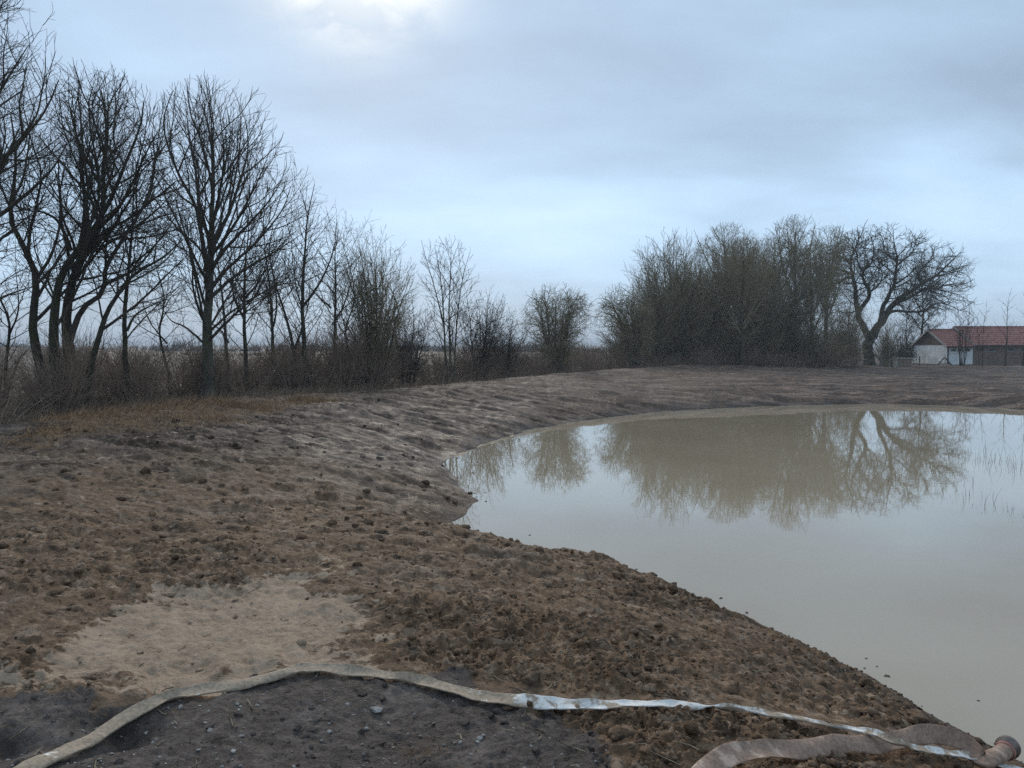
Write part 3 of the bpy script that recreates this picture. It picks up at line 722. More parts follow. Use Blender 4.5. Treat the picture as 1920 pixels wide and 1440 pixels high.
def fan_limbs(rng, base, n, H, spread, r0, r1, bend=0.5, jit=0.12):
    out = []
    for i in range(n):
        a = i * GA + rng.uniform(0, 1); s = spread * math.sqrt((i + 0.4) / n) * rng.uniform(.8, 1.15)
        h = H * rng.uniform(.82, 1.0) * (1 - 0.25 * (s / max(spread, .01)) ** 2)
        foot = np.array([math.cos(a), math.sin(a), 0]) * 0.28 * rng.uniform(.3, 1)
        pts = []
        for t in (0, .2, .45, .7, 1.0):
            o = foot + np.array([math.cos(a), math.sin(a), 0]) * s * (t ** (1 + bend)) + np.array([rng.normal(0, jit * H * .1 * t), rng.normal(0, jit * H * .1 * t), h * t])
            pts.append(base + o)
        out.append((pts, r0 * rng.uniform(.7, 1.2), r1))
    return out
rg = np.random.default_rng(77)
D6 = 31.0; b6 = base_of(705, D6); h6 = zpx(418, D6) - b6[2]
T6 = grow_tree('bare_tree', b6, fan_limbs(rg, b6, 13, h6 * .93, 1.45, .06, .015, .4), [LV(4.2, 32, .4, .6, 1.8, 5, 4, .13, .08, .2), LV(5.0, 34, .5, .3, .9, 3, 3, .14, .06), LV(6.5, 36, .5, .18, .5, 1, 3, .13, .05, rmin=.006)],
          egg(at_depth(712, 560, D6), 1.62, 1.7, zpx(418, D6) - zpx(560, D6), 3.2, 2.3), 16, 'bare broom-shaped tree of many steep stems mid row', bark=BARK, twig=TWIG_OLIVE, trunk_first=13)
D6b = 30.0
T6B = grow_tree('bare_tree', base_of(660, D6b), [root_limb([(662, 742), (660, 690), (648, 620), (665, 560), (655, 500), (640, 450)], D6b, .5, .06, .015), px_limb([(655, 640), (632, 600), (625, 540)], D6b, .5, .035, .012)],
          [LV(4.6, 48, .5, .6, 1.8, 5, 4, .17, .04, .15), LV(5.0, 44, .5, .3, .9, 3, 3, .17, .03), LV(6, 42, .5, .15, .45, 1, 3, .15, .03, rmin=.0055)], None, 17, 'small crooked bare tree just left of the broom-shaped tree', bark=BARK, twig=TWIG)
D7 = 36.0
grow_tree('bare_tree', base_of(838, D7), [root_limb([(838, 735), (836, 690), (832, 600), (826, 520), (815, 465)], D7, .4, .075, .012), root_limb([(846, 735), (845, 680), (842, 590), (845, 510), (846, 452)], D7 + .2, -.4, .075, .012),
          root_limb([(852, 735), (853, 670), (858, 590), (868, 520), (882, 470)], D7, .5, .06, .012), px_limb([(832, 610), (815, 540), (797, 480), (790, 450)], D7, -.6, .04, .012)],
          [LV(3.8, 38, .4, .5, 1.7, 5, 4, .13, .07, .2), LV(3.8, 36, .5, .3, .9, 3, 3, .13, .06, rmin=.008), LV(4.4, 36, .5, .18, .5, 1, 3, .13, .05, rmin=.007)],
          egg(at_depth(840, 580, D7), 1.55, 1.5, zpx(446, D7) - zpx(580, D7), 3.5, 2.4), 18, 'thin sparse bare tree of three upright stems, airy top', bark=BARK_PALE, twig=TWIG, trunk_first=3)
D8 = 38.5; b8 = base_of(900, D8)
T8 = grow_tree('bare_tree', b8, fan_limbs(rg, b8, 9, zpx(535, D8) - b8[2], 1.5, .06, .015, .3), [LV(4.4, 42, .4, .6, 1.7, 5, 4, .17, .04, .12), LV(5.0, 42, .5, .3, .9, 3, 3, .17, .03, rmin=.008), LV(6, 40, .5, .18, .5, 1, 3, .16, .02, rmin=.007)],
          egg(at_depth(900, 620, D8), 1.65, 1.6, zpx(528, D8) - zpx(620, D8), 3.0, 2.2), 19, 'low dense bare tree right of the airy three-stemmed one', bark=BARK, twig=TWIG, trunk_first=9)

def arch_limbs(rng, base, n, H, spread, r0, r1, lean=0.0):
    out = []
    for i in range(n):
        a = i * GA + rng.uniform(0, .8); s = spread * rng.uniform(.45, 1.0); h = H * rng.uniform(.75, 1.0)
        u = np.array([math.cos(a), math.sin(a), 0]); foot = u * .35 * rng.uniform(.2, 1)
        pts = [base + foot + u * s * q + np.array([lean * q, 0, 0]) + np.array([rng.normal(0, .08), rng.normal(0, .08), h * z]) for q, z in ((0, 0), (.12, .3), (.32, .62), (.62, .9), (.95, .97), (1.15, .86))]
        out.append((pts, r0 * rng.uniform(.7, 1.2), r1))
    return out
D9 = 46.0; b9 = base_of(1042, D9)
grow_tree('bare_hawthorn', b9, arch_limbs(rg, b9, 14, (zpx(540, D9) - b9[2]) * .95, 1.9, .075, .015), [LV(4.0, 48, .4, .6, 1.9, 6, 4, .17, -.03, .1, lift=.25), LV(5.0, 46, .5, .3, 1.0, 3, 3, .17, -.06, rmin=.009), LV(5.5, 44, .5, .2, .55, 2, 3, .16, -.08, rmin=.008)],
          egg(at_depth(1042, 630, D9), 2.55, 2.2, zpx(533, D9) - zpx(630, D9), 2.8, 2.4), 20, 'rounded bare thorn bush with arching branches standing alone in the gap', 'bush', bark=BARK_PALE, twig=TWIG_OLIVE, trunk_first=14)

# --- the clump on the far bank
D_ = 54.0; bc = base_of(1192, D_)
grow_tree('bare_hawthorn', bc, arch_limbs(rg, bc, 12, (zpx(535, D_) - bc[2]) * .95, 2.2, .09, .018, -1.0), [LV(3.6, 48, .4, .7, 2.2, 6, 4, .17, -.03, .1, lift=.2), LV(4.2, 46, .5, .35, 1.1, 3, 3, .17, -.06, rmin=.011), LV(5.0, 44, .5, .25, .6, 2, 3, .16, -.08, rmin=.009)],
          egg(at_depth(1170, 620, D_), 2.2, 2.2, zpx(530, D_) - zpx(620, D_), 3.0, 2.4), 21, 'arching bare bush leaning left at the left end of the far clump', 'bush', bark=BARK, twig=TWIG_OLIVE, trunk_first=12)
D_ = 60.0; bc = base_of(1262, D_); hc = zpx(432, D_) - bc[2]
fan = grow_tree('bare_tree', bc, fan_limbs(rg, bc, 15, hc * .95, 3.3, .14, .02, .25), [LV(2.8, 32, .4, 1.0, 3.2, 6, 4, .10, .07, .15, rk=.012), LV(3.6, 34, .5, .5, 1.6, 3, 3, .11, .06, rmin=.013), LV(4.2, 34, .5, .35, .9, 1, 3, .11, .05, rmin=.011)],
          egg(at_depth(1255, 590, D_), 4.2, 4.0, zpx(430, D_) - zpx(590, D_), 4.8, 2.2), 22, 'broad fan-shaped bare tree at the left of the far clump', bark=BARK_PALE, twig=TWIG_OLIVE, trunk_first=15)
D_ = 70.0; bc = base_of(1490, D_)
tall = grow_tree('bare_tree', bc, [root_limb([(1490, 700), (1488, 640), (1492, 560), (1490, 490), (1492, 430)], D_, .5, .33, .05)] + [px_limb([(1489, y0), (1489 + s * .5, y0 - 45), (1489 + s, y1)], D_, dd, .15, .03) for y0, s, y1, dd in ((600, -60, 470, 2), (580, 55, 460, -2), (560, -35, 425, -2.5), (550, 40, 420, 2.5), (530, -15, 410, 1.5), (620, 70, 530, 1), (610, -75, 520, -1))],
          [LV(3.0, 44, .5, 1.1, 3.2, 6, 4, .15, .06, .15, rk=.014), LV(3.4, 42, .5, .6, 1.7, 4, 3, .15, .05, rmin=.015), LV(4.0, 40, .5, .35, .9, 2, 3, .15, .04, rmin=.012), LV(2.5, 38, .5, .25, .5, 1, 3, .14, .03, rmin=.010)],
          egg(at_depth(1490, 540, D_), 4.3, 4.2, zpx(408, D_) - zpx(540, D_), 6.0, 2.3), 23, 'tallest bare tree of the far clump with a rounded top', bark=BARK, twig=TWIG_OLIVE)
def put(proto, px, Y, rz, s, label, group=None):
    b = base_of(px, Y); return copy_tree(proto, tuple(b), rz, s, label, group)
put(tall, 1362, 70.0, 2.0, (.86, .93), 'bare tree with umbrella-like flat top, middle of the far clump')
put(fan, 1418, 65.0, 1.1, (.80, .93), 'bare many-stemmed tree in the middle of the far clump')
put(tall, 1545, 74.0, 4.1, (.80, .98), 'bare tree at the right end of the far clump beside the oak')
put(fan, 1330, 62.0, 3.4, (.72, .90), 'bare many-stemmed tree beside the broad fan-shaped tree')
put(fan, 1300, 67.0, 0.4, (.80, .86), 'bare many-stemmed tree rising behind the broad fan-shaped tree')
put(tall, 1392, 73.0, 0.9, (.85, .88), 'bare round-headed tree behind the middle of the far clump')
put(tall, 1446, 76.0, 5.5, (.85, .90), 'bare round-headed tree just left of the tallest tree')
put(fan, 1225, 58.0, 2.2, (.60, .72), 'small bare many-stemmed tree near the left end of the far clump')
put(fan, 1470, 67.0, 5.0, (.68, .80), 'lower bare many-stemmed tree under the tallest tree')

put(T6B, 318, 25.0, 1.2, (.95, .85), 'small crooked bare tree left of the straight greenish trunk')
put(T4, 512, 30.0, 2.6, (.95, .9), 'slim bare tree left of the forked tree with a leader')
put(T4, 622, 33.0, 4.2, (1.05, .95), 'slim bare tree right of the forked tree with a leader')
put(T8, 765, 35.0, 2.0, (.9, .85), 'low dense bare tree right of the broom-shaped tree')
put(T8, 948, 42.0, 3.9, (.95, .80), 'low dense bare tree left of the lone thorn bush')
put(T6B, 12, 21.5, 3.0, (1.0, .9), 'small crooked bare tree left of the four crooked trunks')
put(T2, 430, 26.5, 2.0, (.9, .85), 'thin dark bare tree close right of the straight greenish trunk')

# shrubs: four kinds, copied along the hedge and through the clump
def shrub(name, n, H, spread, levels, seed, twig, label, group, r0=.02):
    b = np.array([0, 0, 0.0]); r = np.random.default_rng(seed)
    rn = fan_limbs(r, b, n, H, spread, r0, r0 * .4, .2, .25)
    root = grow_tree(name, b, rn, levels, None, seed, label, 'shrub', group, bark=twig, twig=twig, ns=8, trunk_first=0)
    return root
SG = 'bare shrubs of the thicket under the tree row'
SL = 'leafless brown shrub in the thicket below the tree row'
sh_lv = [LV(5.0, 34, .4, .25, .8, 4, 3, .16, .05, .05, rmin=.005), LV(6.5, 36, .5, .15, .45, 3, 3, .16, .04, .05, rmin=.0042), LV(6, 38, .5, .1, .3, 2, 3, .16, .03, .1, rmin=.0036)]
sh_lv2 = [LV(4.0, 48, .4, .3, .9, 5, 3, .24, -.02, .05, rmin=.005), LV(5.5, 46, .5, .2, .5, 3, 3, .24, -.03, .05, rmin=.0045), LV(5, 46, .5, .1, .3, 2, 3, .2, .0, .1, rmin=.0036)]
shA = shrub('bare_shrub', 20, 1.75, 0.95, sh_lv, 31, TWIG_RED, SL, SG)
shB = shrub('bare_shrub', 16, 2.3, 0.85, sh_lv, 32, TWIG_RED, SL, SG)
shC = shrub('bare_shrub', 14, 1.2, 1.2, sh_lv2, 33, TWIG_RED, SL, SG)
CG = 'leafless shrubs filling the far clump'
CL_ = 'leafless olive-grey shrub inside the far clump of trees'
shD = shrub('bare_shrub', 22, 6.6, 2.0, [LV(2.2, 32, .35, .7, 2.2, 4, 3, .13, .05, .05, rmin=.014), LV(3.0, 36, .5, .45, 1.2, 2, 3, .14, .04, .05, rmin=.012), LV(3.2, 38, .5, .3, .7, 1, 3, .14, .03, .1, rmin=.011)], 34, TWIG_OLIVE, CL_, CG, .035)
rs = random.Random(5)
hp = np.array(HEDGE)
def hedge_pt(t, off):
    i = min(int(t), len(hp) - 2); f = t - i
    p = hp[i] * (1 - f) + hp[i + 1] * f; d = hp[i + 1] - hp[i]; d = d / np.linalg.norm(d)
    return p[0] - d[1] * off, p[1] + d[0] * off
first = {id(shA): True, id(shB): True, id(shC): True, id(shD): True}
def place(proto, x, y, rz, s, label, group):
    z = h1(x, y) - .06
    if first[id(proto)]:
        first[id(proto)] = False
        proto.location = (x, y, z); proto.rotation_euler = (0, 0, rz); proto.scale = (s[0], s[0], s[1]); return proto
    return copy_tree(proto, (x, y, z), rz, s, label, group)
t = 2.55
while t < 8.9:
    for _ in range(2 if vnoise(np.array([t * 2.6]), np.array([0.5]), 301)[0] > -.25 else 1):
        off = rs.uniform(-0.6, 3.2)
        x, y = hedge_pt(t + rs.uniform(-.05, .05), off)
        k = rs.random()
        pr = shA if k < .42 else shB if k < .68 else shC
        g = 1.0 if t < 5.2 else (1.25 if t < 7.2 else 1.05)
        place(pr, x, y, rs.uniform(0, 6.28), (rs.uniform(.8, 1.2) * g, rs.uniform(.75, 1.2) * g), SL, SG)
    i = min(int(t), len(hp) - 2); t += (0.62 + 0.25 * (t > 6)) / np.linalg.norm(hp[i + 1] - hp[i])
t = 2.7
while t < 8.6:
    x, y = hedge_pt(t + rs.uniform(-.05, .05), rs.uniform(2.5, 9.0))
    pr = rs.choice((shA, shA, shB, shC))
    place(pr, x, y, rs.uniform(0, 6.28), (rs.uniform(.8, 1.4), rs.uniform(.45, 1.2)), SL, SG)
    i = min(int(t), len(hp) - 2); t += (0.66 if t > 3.6 else 1.6) / np.linalg.norm(hp[i + 1] - hp[i])
for i in range(27):
    px = 1165 + (1590 - 1165) * (i + rs.random()) / 27; Y = 56.5 + 13 * (px - 1165) / 425 + rs.uniform(-.5, 5)
    x = (px - 960) / FPX * Y
    edge = .62 + .38 * min(1, (px - 1165) / 110)
    place(shD, x, Y, rs.uniform(0, 6.28), (rs.uniform(.75, 1.15), rs.uniform(.38, 1.05) * edge), CL_, CG)

for i in range(26):
    px = 1150 + (1620 - 1150) * (i + rs.random()) / 26; Y = 54.0 + 14 * (px - 1165) / 425 + rs.uniform(-.8, 1.2); x = (px - 960) / FPX * Y
    place(rs.choice((shA, shC)), x, Y, rs.uniform(0, 6.28), (rs.uniform(1.1, 1.7), rs.uniform(.7, 1.3)), 'low leafless brown shrub along the front of the far clump', 'low shrubs along the front of the far clump')
put(tall, 1388, 60.5, 3.3, (.62, .74), 'bare single-trunked tree at the front of the far clump')
put(tall, 1522, 67.0, 1.5, (.66, .80), 'bare single-trunked tree at the front right of the far clump')
# --- the oak
DO = 82.0
def Z5(pts): return [(1480 + x / 4.364, 390 + y / 4.364) for x, y in pts]
bo = base_of(1631, DO)
LO = [root_limb(Z5([(655, 1290), (650, 1230), (645, 1130), (665, 1050), (672, 1010)]), DO, 0, .60, 1.0),
      px_limb(Z5([(650, 1060), (615, 990), (572, 900), (545, 760), (540, 640), (515, 540), (500, 450), (520, 370), (565, 270), (560, 190)]), DO, -1.5, 0.413, .07),
      px_limb(Z5([(685, 1060), (715, 980), (770, 910), (800, 850), (850, 785), (960, 705), (1080, 620), (1200, 555), (1300, 460), (1390, 370)]), DO, 1.5, 0.482, .07),
      px_limb(Z5([(560, 860), (600, 800), (645, 745), (648, 670), (612, 600), (602, 520), (675, 440), (690, 330), (660, 220)]), DO, -3.5, 0.292, .05),
      px_limb(Z5([(745, 930), (765, 820), (810, 730), (860, 620), (870, 520), (885, 420), (860, 310), (850, 210)]), DO, -2.5, 0.310, .06),
      px_limb(Z5([(870, 780), (920, 760), (980, 735), (1060, 690), (1110, 655), (1200, 662), (1300, 625), (1460, 620)]), DO, 3.0, 0.224, .04),
      px_limb(Z5([(790, 880), (860, 842), (1000, 850), (1100, 840), (1200, 780), (1290, 790), (1400, 840)]), DO, -3.0, 0.189, .03),
      px_limb(Z5([(520, 570), (470, 570), (400, 615), (310, 630), (230, 700)]), DO, 2.0, 0.206, .05),
      px_limb(Z5([(512, 540), (460, 520), (390, 500), (300, 520), (230, 500)]), DO, -2.0, 0.155, .03),
      px_limb(Z5([(502, 460), (440, 410), (380, 380), (335, 330), (275, 280)]), DO, -3.0, 0.146, .03),
      px_limb(Z5([(602, 520), (560, 440), (545, 350), (480, 290), (440, 220)]), DO, 3.0, 0.129, .03),
      px_limb(Z5([(875, 480), (940, 420), (1000, 370), (1030, 280), (1010, 220)]), DO, 2.5, 0.129, .03),
      px_limb(Z5([(880, 440), (800, 380), (770, 300), (790, 210)]), DO, 2.0, 0.112, .03),
      px_limb(Z5([(1080, 620), (1060, 540), (1110, 470), (1180, 400), (1170, 330)]), DO, -3.0, 0.129, .03),
      px_limb(Z5([(870, 620), (960, 560), (1050, 480), (1120, 430)]), DO, -4.0, 0.112, .03),
      px_limb(Z5([(1200, 555), (1290, 540), (1380, 520), (1470, 560)]), DO, -2.0, 0.103, .03),
      px_limb(Z5([(645, 700), (720, 640), (760, 560), (740, 470), (720, 330)]), DO, 3.5, 0.120, .03)]
OAKL = [LV(2.8, 54, .5, 1.2, 3.2, 7, 4, .28, .04, .22, rk=.022, rmin=.03), LV(3.0, 50, .5, .6, 1.7, 5, 3, .28, .04, .1, rk=.014, rmin=.018), LV(4.6, 48, .55, .35, .9, 2, 3, .26, .03, .1, rmin=.014), LV(3.6, 46, .55, .22, .55, 1, 3, .26, .02, .1, rmin=.012)]
envo = egg(at_depth(1675, 540, DO), 9.0, 7.0, zpx(424, DO) - zpx(540, DO), 6.0, 2.4)
grow_tree('oak_tree', bo, LO, OAKL, envo, 41, 'large bare oak with thick gnarled spreading limbs left of the house', bark=OAKB, twig=OAKB, ns=22, flare=.25)

D_ = 92.0
slim = grow_tree('bare_tree', base_of(1727, D_), [root_limb([(1726, 690), (1727, 640), (1731, 590), (1729, 540), (1732, 515)], D_, 0, .22, .03)] + [px_limb([(1729, y0), (1729 + s * .5, y0 - 18), (1729 + s, y1)], D_, dd, .09, .02) for y0, s, y1, dd in ((620, -28, 570, 1), (610, 32, 575, -1), (585, -22, 540, -1.5), (590, 30, 545, 1), (570, 20, 525, -1), (640, 38, 605, 0))],
     [LV(3.0, 46, .5, 1.0, 2.8, 5, 4, .16, .05, .12, rmin=.02), LV(3.6, 44, .5, .5, 1.4, 3, 3, .16, .04, rmin=.016), LV(4.0, 42, .5, .3, .8, 1, 3, .16, .03, rmin=.013)], None, 42, 'thinner bare tree behind the oak, left of the white gable', bark=BARK, twig=TWIG)
put(slim, 1698, 96, 2.2, (.6, .66), 'thin bare tree between the oak and the white gable')
put(slim, 1590, 90, 3.0, (.7, .75), 'thin bare tree close behind the left side of the oak')
for px, Y, s, sz in ((1662, 79, .62, .82), (1600, 78, .7, .6), (1576, 76, .8, .55)):
    x = (px - 960) / FPX * Y
    place(shD, x, Y, rs.uniform(0, 6), (s, sz), 'leafless grey shrub at the foot of the big oak', 'leafless shrubs round the oak')

# saplings before the house
D_ = 77.0
def sapling(px, top, n, seed, label, spread, r=.038):
    b = base_of(px, D_); H = zpx(top, D_) - b[2]; r_ = np.random.default_rng(seed)
    l = fan_limbs(r_, b, n, H, spread, r, .012, .1, .1)
    return grow_tree('sapling', b, l, [LV(2.6, 36, .26, .5, 1.7, 4, 3, .10, .05, .2, rmin=.016), LV(2.6, 36, .5, .3, .8, 1, 3, .12, .04, .1, rmin=.012)], None, seed, label, 'sapling', bark=BARK, twig=TWIG, trunk_first=n, ns=10)
sapling(1803, 562, 9, 51, 'clump of thin bare stems in front of the white side wall', 1.0)
sapling(1841, 560, 2, 52, 'thin bare sapling in front of the left end of the brick wall', .35)
sapling(1880, 520, 1, 53, 'straight bare sapling before the brick wall, middle of three', .15, .12)
sapling(1917, 508, 1, 54, 'straight bare tall sapling before the brick wall at the right edge', .15, .15)

# tree whose trunk stands just outside the left edge
D0 = 17.5
b0 = base_of(-115, D0)
L0 = [root_limb([(-115, 790), (-112, 700), (-105, 520), (-95, 350), (-85, 150), (-70, -20)], D0, .3, .20, .05)] + \
     [px_limb(p, D0, dd, .09, .022) for p, dd in (([(-108, 560), (-60, 500), (0, 450), (60, 400)], .5), ([(-100, 430), (-50, 360), (15, 290), (80, 215), (110, 150)], -.6), ([(-95, 350), (-50, 260), (0, 170), (50, 90)], 1.0),
      ([(-90, 250), (-55, 140), (-25, 40), (5, -50)], -.8), ([(-104, 500), (-50, 440), (30, 380), (95, 320), (125, 270)], -1.2), ([(-110, 620), (-60, 600), (0, 560), (50, 540)], .8), ([(-100, 420), (-140, 300), (-190, 180), (-220, 80)], .5), ([(-105, 520), (-170, 420), (-240, 340)], -.5))]
grow_tree('bare_tree', b0, L0, BIG, egg(at_depth(-70, 300, D0), 2.55, 2.6, 5.2, 3.8, 2.3), 10, 'bare tree at the left edge, trunk out of the picture, dense dark twigs', bark=BARK, twig=TWIG)

# ------------------------------------------------------------------ simple materials
def plain(name, c0, c1, scale=4.0, rough=0.7, spec=0.3, stretch=(1, 1, 1), bump=0.2, lo=.38, hi=.62):
    m = bpy.data.materials.new(name); m.use_nodes = True
    nt = m.node_tree; b = nt.nodes['Principled BSDF']
    P = mapping(nt, nt.nodes.new('ShaderNodeTexCoord').outputs['Object'], stretch)
    n = noise_node(nt, P, scale, 5, 0.62)
    nt.links.new(ramp(nt, n, [(lo, c0), (hi, c1)]), b.inputs['Base Color'])
    b.inputs['Roughness'].default_value = rough; b.inputs['Specular IOR Level'].default_value = spec
    if bump:
        k = nt.nodes.new('ShaderNodeBump'); k.inputs['Strength'].default_value = bump; k.inputs['Distance'].default_value = 0.01
        nt.links.new(noise_node(nt, P, scale * 3, 4, 0.6), k.inputs['Height']); nt.links.new(k.outputs[0], b.inputs['Normal'])
    return m
WHITE = plain('whitewash', (0.56, 0.57, 0.56), (0.76, 0.77, 0.76), 1.2, .8)
TILE = plain('red_tile', (0.24, 0.098, 0.076), (0.38, 0.170, 0.135), 2.5, .7, bump=.2)
BROWNBOARD = plain('brown_board', (0.065, 0.040, 0.030), (0.105, 0.066, 0.050), 3, .8, stretch=(4, 4, .4))
TRIM = plain('grey_trim', (0.26, 0.25, 0.23), (0.36, 0.35, 0.33), 5, .7)
GUTTER = plain('dark_gutter', (0.05, 0.05, 0.05), (0.08, 0.08, 0.08), 5, .5)
CONC = plain('concrete', (0.24, 0.23, 0.20), (0.36, 0.34, 0.30), 2.5, .9)
RUSTP = plain('stained_panel', (0.17, 0.125, 0.09), (0.25, 0.19, 0.14), 2.0, .9)
WOODG = plain('weathered_wood', (0.05, 0.045, 0.038), (0.10, 0.09, 0.075), 6, .9, stretch=(3, 3, .5))
PALEWOOD = plain('pale_wood', (0.30, 0.27, 0.23), (0.42, 0.39, 0.33), 6, .9)
GREEND = plain('dark_green_metal', (0.018, 0.028, 0.022), (0.035, 0.048, 0.038), 2, .6)
GLASS = bpy.data.materials.new('window_glass'); GLASS.use_nodes = True
_b = GLASS.node_tree.nodes['Principled BSDF']; _b.inputs['Base Color'].default_value = (0.02, 0.025, 0.028, 1); _b.inputs['Roughness'].default_value = 0.08
def brick_mat():
    m = bpy.data.materials.new('brown_brick'); m.use_nodes = True
    nt = m.node_tree; b = nt.nodes['Principled BSDF']
    P = mapping(nt, nt.nodes.new('ShaderNodeTexCoord').outputs['Object'], (1, 1, 1), (math.radians(90), 0, 0))
    k = nt.nodes.new('ShaderNodeTexBrick'); nt.links.new(P, k.inputs['Vector'])
    k.inputs['Color1'].default_value = (0.135, 0.078, 0.058, 1); k.inputs['Color2'].default_value = (0.19, 0.115, 0.088, 1); k.inputs['Mortar'].default_value = (0.24, 0.22, 0.2, 1)
    k.inputs['Scale'].default_value = 1.0; k.inputs['Brick Width'].default_value = .24; k.inputs['Row Height'].default_value = .075; k.inputs['Mortar Size'].default_value = .008
    nt.links.new(mix_col(nt, ramp(nt, noise_node(nt, P, .6, 4), [(.35, 0), (.7, .5)]), k.outputs[0], (0.10, 0.07, 0.055)), b.inputs['Base Color'])
    b.inputs['Roughness'].default_value = .9
    return m
BRICK = brick_mat()

# ------------------------------------------------------------------ house: whitewashed wing and brick wing
def tile_roof(name, x0, x1, ye, ze, yr, zr, parent, n=9):
    """stepped, rippled tile courses from eave to ridge"""
    L = x1 - x0; nx = int(L / .075); V = []; Q = []
    d = np.array([0, yr - ye, zr - ze]); sl = np.linalg.norm(d); d = d / sl
    nrm = np.array([0, -d[2], d[1]]) if d[1] > 0 else np.array([0, d[2], -d[1]])
    for c in range(n):
        a, bb = sl * c / n, sl * (c + 1) / n + .05
        b0_ = len(V)
        for j, (s, lift) in enumerate(((a, -.005), (a, .055), (min(bb, sl), .012))):
            for i in range(nx + 1):
                x = x0 + L * i / nx
                o = lift + .022 * math.sin(i * 2 * math.pi / 4) * (lift > 0)
                V.append(np.array([x, ye, ze]) + d * s + nrm * o)
        for j in range(2):
            for i in range(nx):
                p = b0_ + j * (nx + 1) + i
                Q.append((p, p + 1, p + nx + 2, p + nx + 1))
    return add(name, make_mesh(name, np.array(V), np.array(Q), smooth=False), TILE, parent)
def wing(root, X0, X1, Yf, Yb, zb, ze, zr, wallm, over_l, over_r, gable_l):
    """gabled wing with its ridge along X; coordinates local to root"""
    ym = (Yf + Yb) / 2; ov = .38
    slope = (zr - ze) / (ym - Yf)
    w = MB()
    w.box(X0, X1, Yf, Yb, zb, ze)
    w.build('wall', wallm, root)
    g = MB()
    g.poly([(X0 + .03, Yf, ze + .002), (X0 + .03, Yb, ze + .002), (X0 + .03, ym, zr - .08), (X1, Yf, ze + .002), (X1, Yb, ze + .002), (X1, ym, zr - .08)], [(0, 2, 1), (3, 4, 5), (0, 3, 5, 2), (1, 2, 5, 4)])
    g.build('gable', gable_l, root)
    zl = ze - slope * ov
    rf = tile_roof('roof', X0 - over_l, X1 + over_r, Yf - ov, zl + .06, ym, zr + .06, root)
    tile_roof('rear_roof_slope', X0 - over_l, X1 + over_r, Yb + ov, zl + .06, ym, zr + .06, rf)
    r = MB(); r.bar((X0 - over_l, ym, zr + .11), (X1 + over_r, ym, zr + .11), .24, .10); r.build('ridge_tiles', TILE, rf)
    for yy in (Yf - ov, Yb + ov):
        v = MB(); v.bar((X0 - over_l - .02, yy, zl + .01), (X0 - over_l - .02, ym, zr + .02), .05, .22); v.build('verge_board', TRIM, rf)
    gt = MB(); gt.bar((X0 - over_l, Yf - ov - .05, zl + .01), (X1 + over_r, Yf - ov - .05, zl + .01), .12, .11); gt.build('gutter', GUTTER, rf)
def window(root, x, z, w, h, yf):
    f = MB()
    t = .05
    f.box(x - w / 2, x + w / 2, yf - .03, yf + .02, z - h / 2, z - h / 2 + t); f.box(x - w / 2, x + w / 2, yf - .03, yf + .02, z + h / 2 - t, z + h / 2)
    f.box(x - w / 2, x - w / 2 + t, yf - .031, yf + .02, z - h / 2 + t, z + h / 2 - t); f.box(x + w / 2 - t, x + w / 2, yf - .031, yf + .02, z - h / 2 + t, z + h / 2 - t)
    fo = f.build('window', TRIM, root)
    p = MB(); p.box(x - w / 2 + t, x + w / 2 - t, yf - .012, yf + .01, z - h / 2 + t, z + h / 2 - t); p.build('pane', GLASS, fo)
HX, HY = 48.3, 83.0
hz = 0.50
annex = thing('house_annex', (HX, HY, hz), 'small whitewashed annex with brown gable and red tiled roof', 'building')
wing(annex, 0, 2.88, 0, 7.0, -.15, 2.25, 4.0, WHITE, .25, -.02, BROWNBOARD)
for xx in (.72, 1.5, 2.3):
    window(annex, xx, 1.72, .55, .34, 0)
dp = MB(); dp.bar((.12, -.06, 0), (.12, -.06, 2.1), .09, .09); dp.build('downpipe', GUTTER, annex)
pl = MB(); pl.box(-.05, 2.88, -.05, 7.0, -.16, .13); pl.build('plinth', GUTTER, annex)
brickh = thing('brick_house', (HX + 2.9, HY, hz), 'long low brown brick building with red tiled roof at the right edge', 'building')
wing(brickh, 0, 30.0, 0.02, 7.02, -.15, 2.42, 4.32, BRICK, .12, .3, BROWNBOARD)
for xx in (.95, 2.05, 4.2, 5.6, 8.0, 9.4, 12.5):
    window(brickh, xx, 1.78, .78, .46, .02)

# things standing by the house
def box_thing(name, px, Y, w, d, h, mat, label, cat):
    b = base_of(px, Y); return b
b = base_of(1692, 80.0); b[2] += .08
tank = thing('concrete_tank', tuple(b), 'pale concrete box with a stained front standing left of the annex', 'tank')
m = MB(); m.box(-.86, -.72, -.4, .4, 0, .86); m.box(.72, .86, -.4, .4, 0, .86); m.box(-.72, .72, .3, .4, 0, .86); m.box(-.9, .9, -.44, .44, .86, .97); m.build('shell', CONC, tank, bevel=.015)
m = MB(); m.box(-.72, .72, -.36, -.28, 0, .86); m.build('front_panel', RUSTP, tank)
b = base_of(1668, 83.0); b[2] += .05
cont = thing('green_container', tuple(b), 'dark green waste container half hidden left of the concrete box', 'container')
m = MB(); m.box(-.9, .9, -.5, .5, .1, 1.0); m.build('body', GREEND, cont, bevel=.03)
m = MB(); m.box(-.95, .95, -.55, .55, 1.0, 1.08); m.build('lid', GREEND, cont, bevel=.02)
for sx in (-.75, .75):
    m = MB(); m.box(sx - .06, sx + .06, -.48, .48, 0, .1); m.build('foot', GREEND, cont)
b = base_of(1683, 79.0)
post = thing('pale_post', tuple(b), 'pale thin post with a white round top rising behind the concrete box', 'post')
m = MB(); m.bar((0, 1.6, 0), (0, 1.6, 2.05), .09, .09); m.build('shaft', PALEWOOD, post)
import bmesh
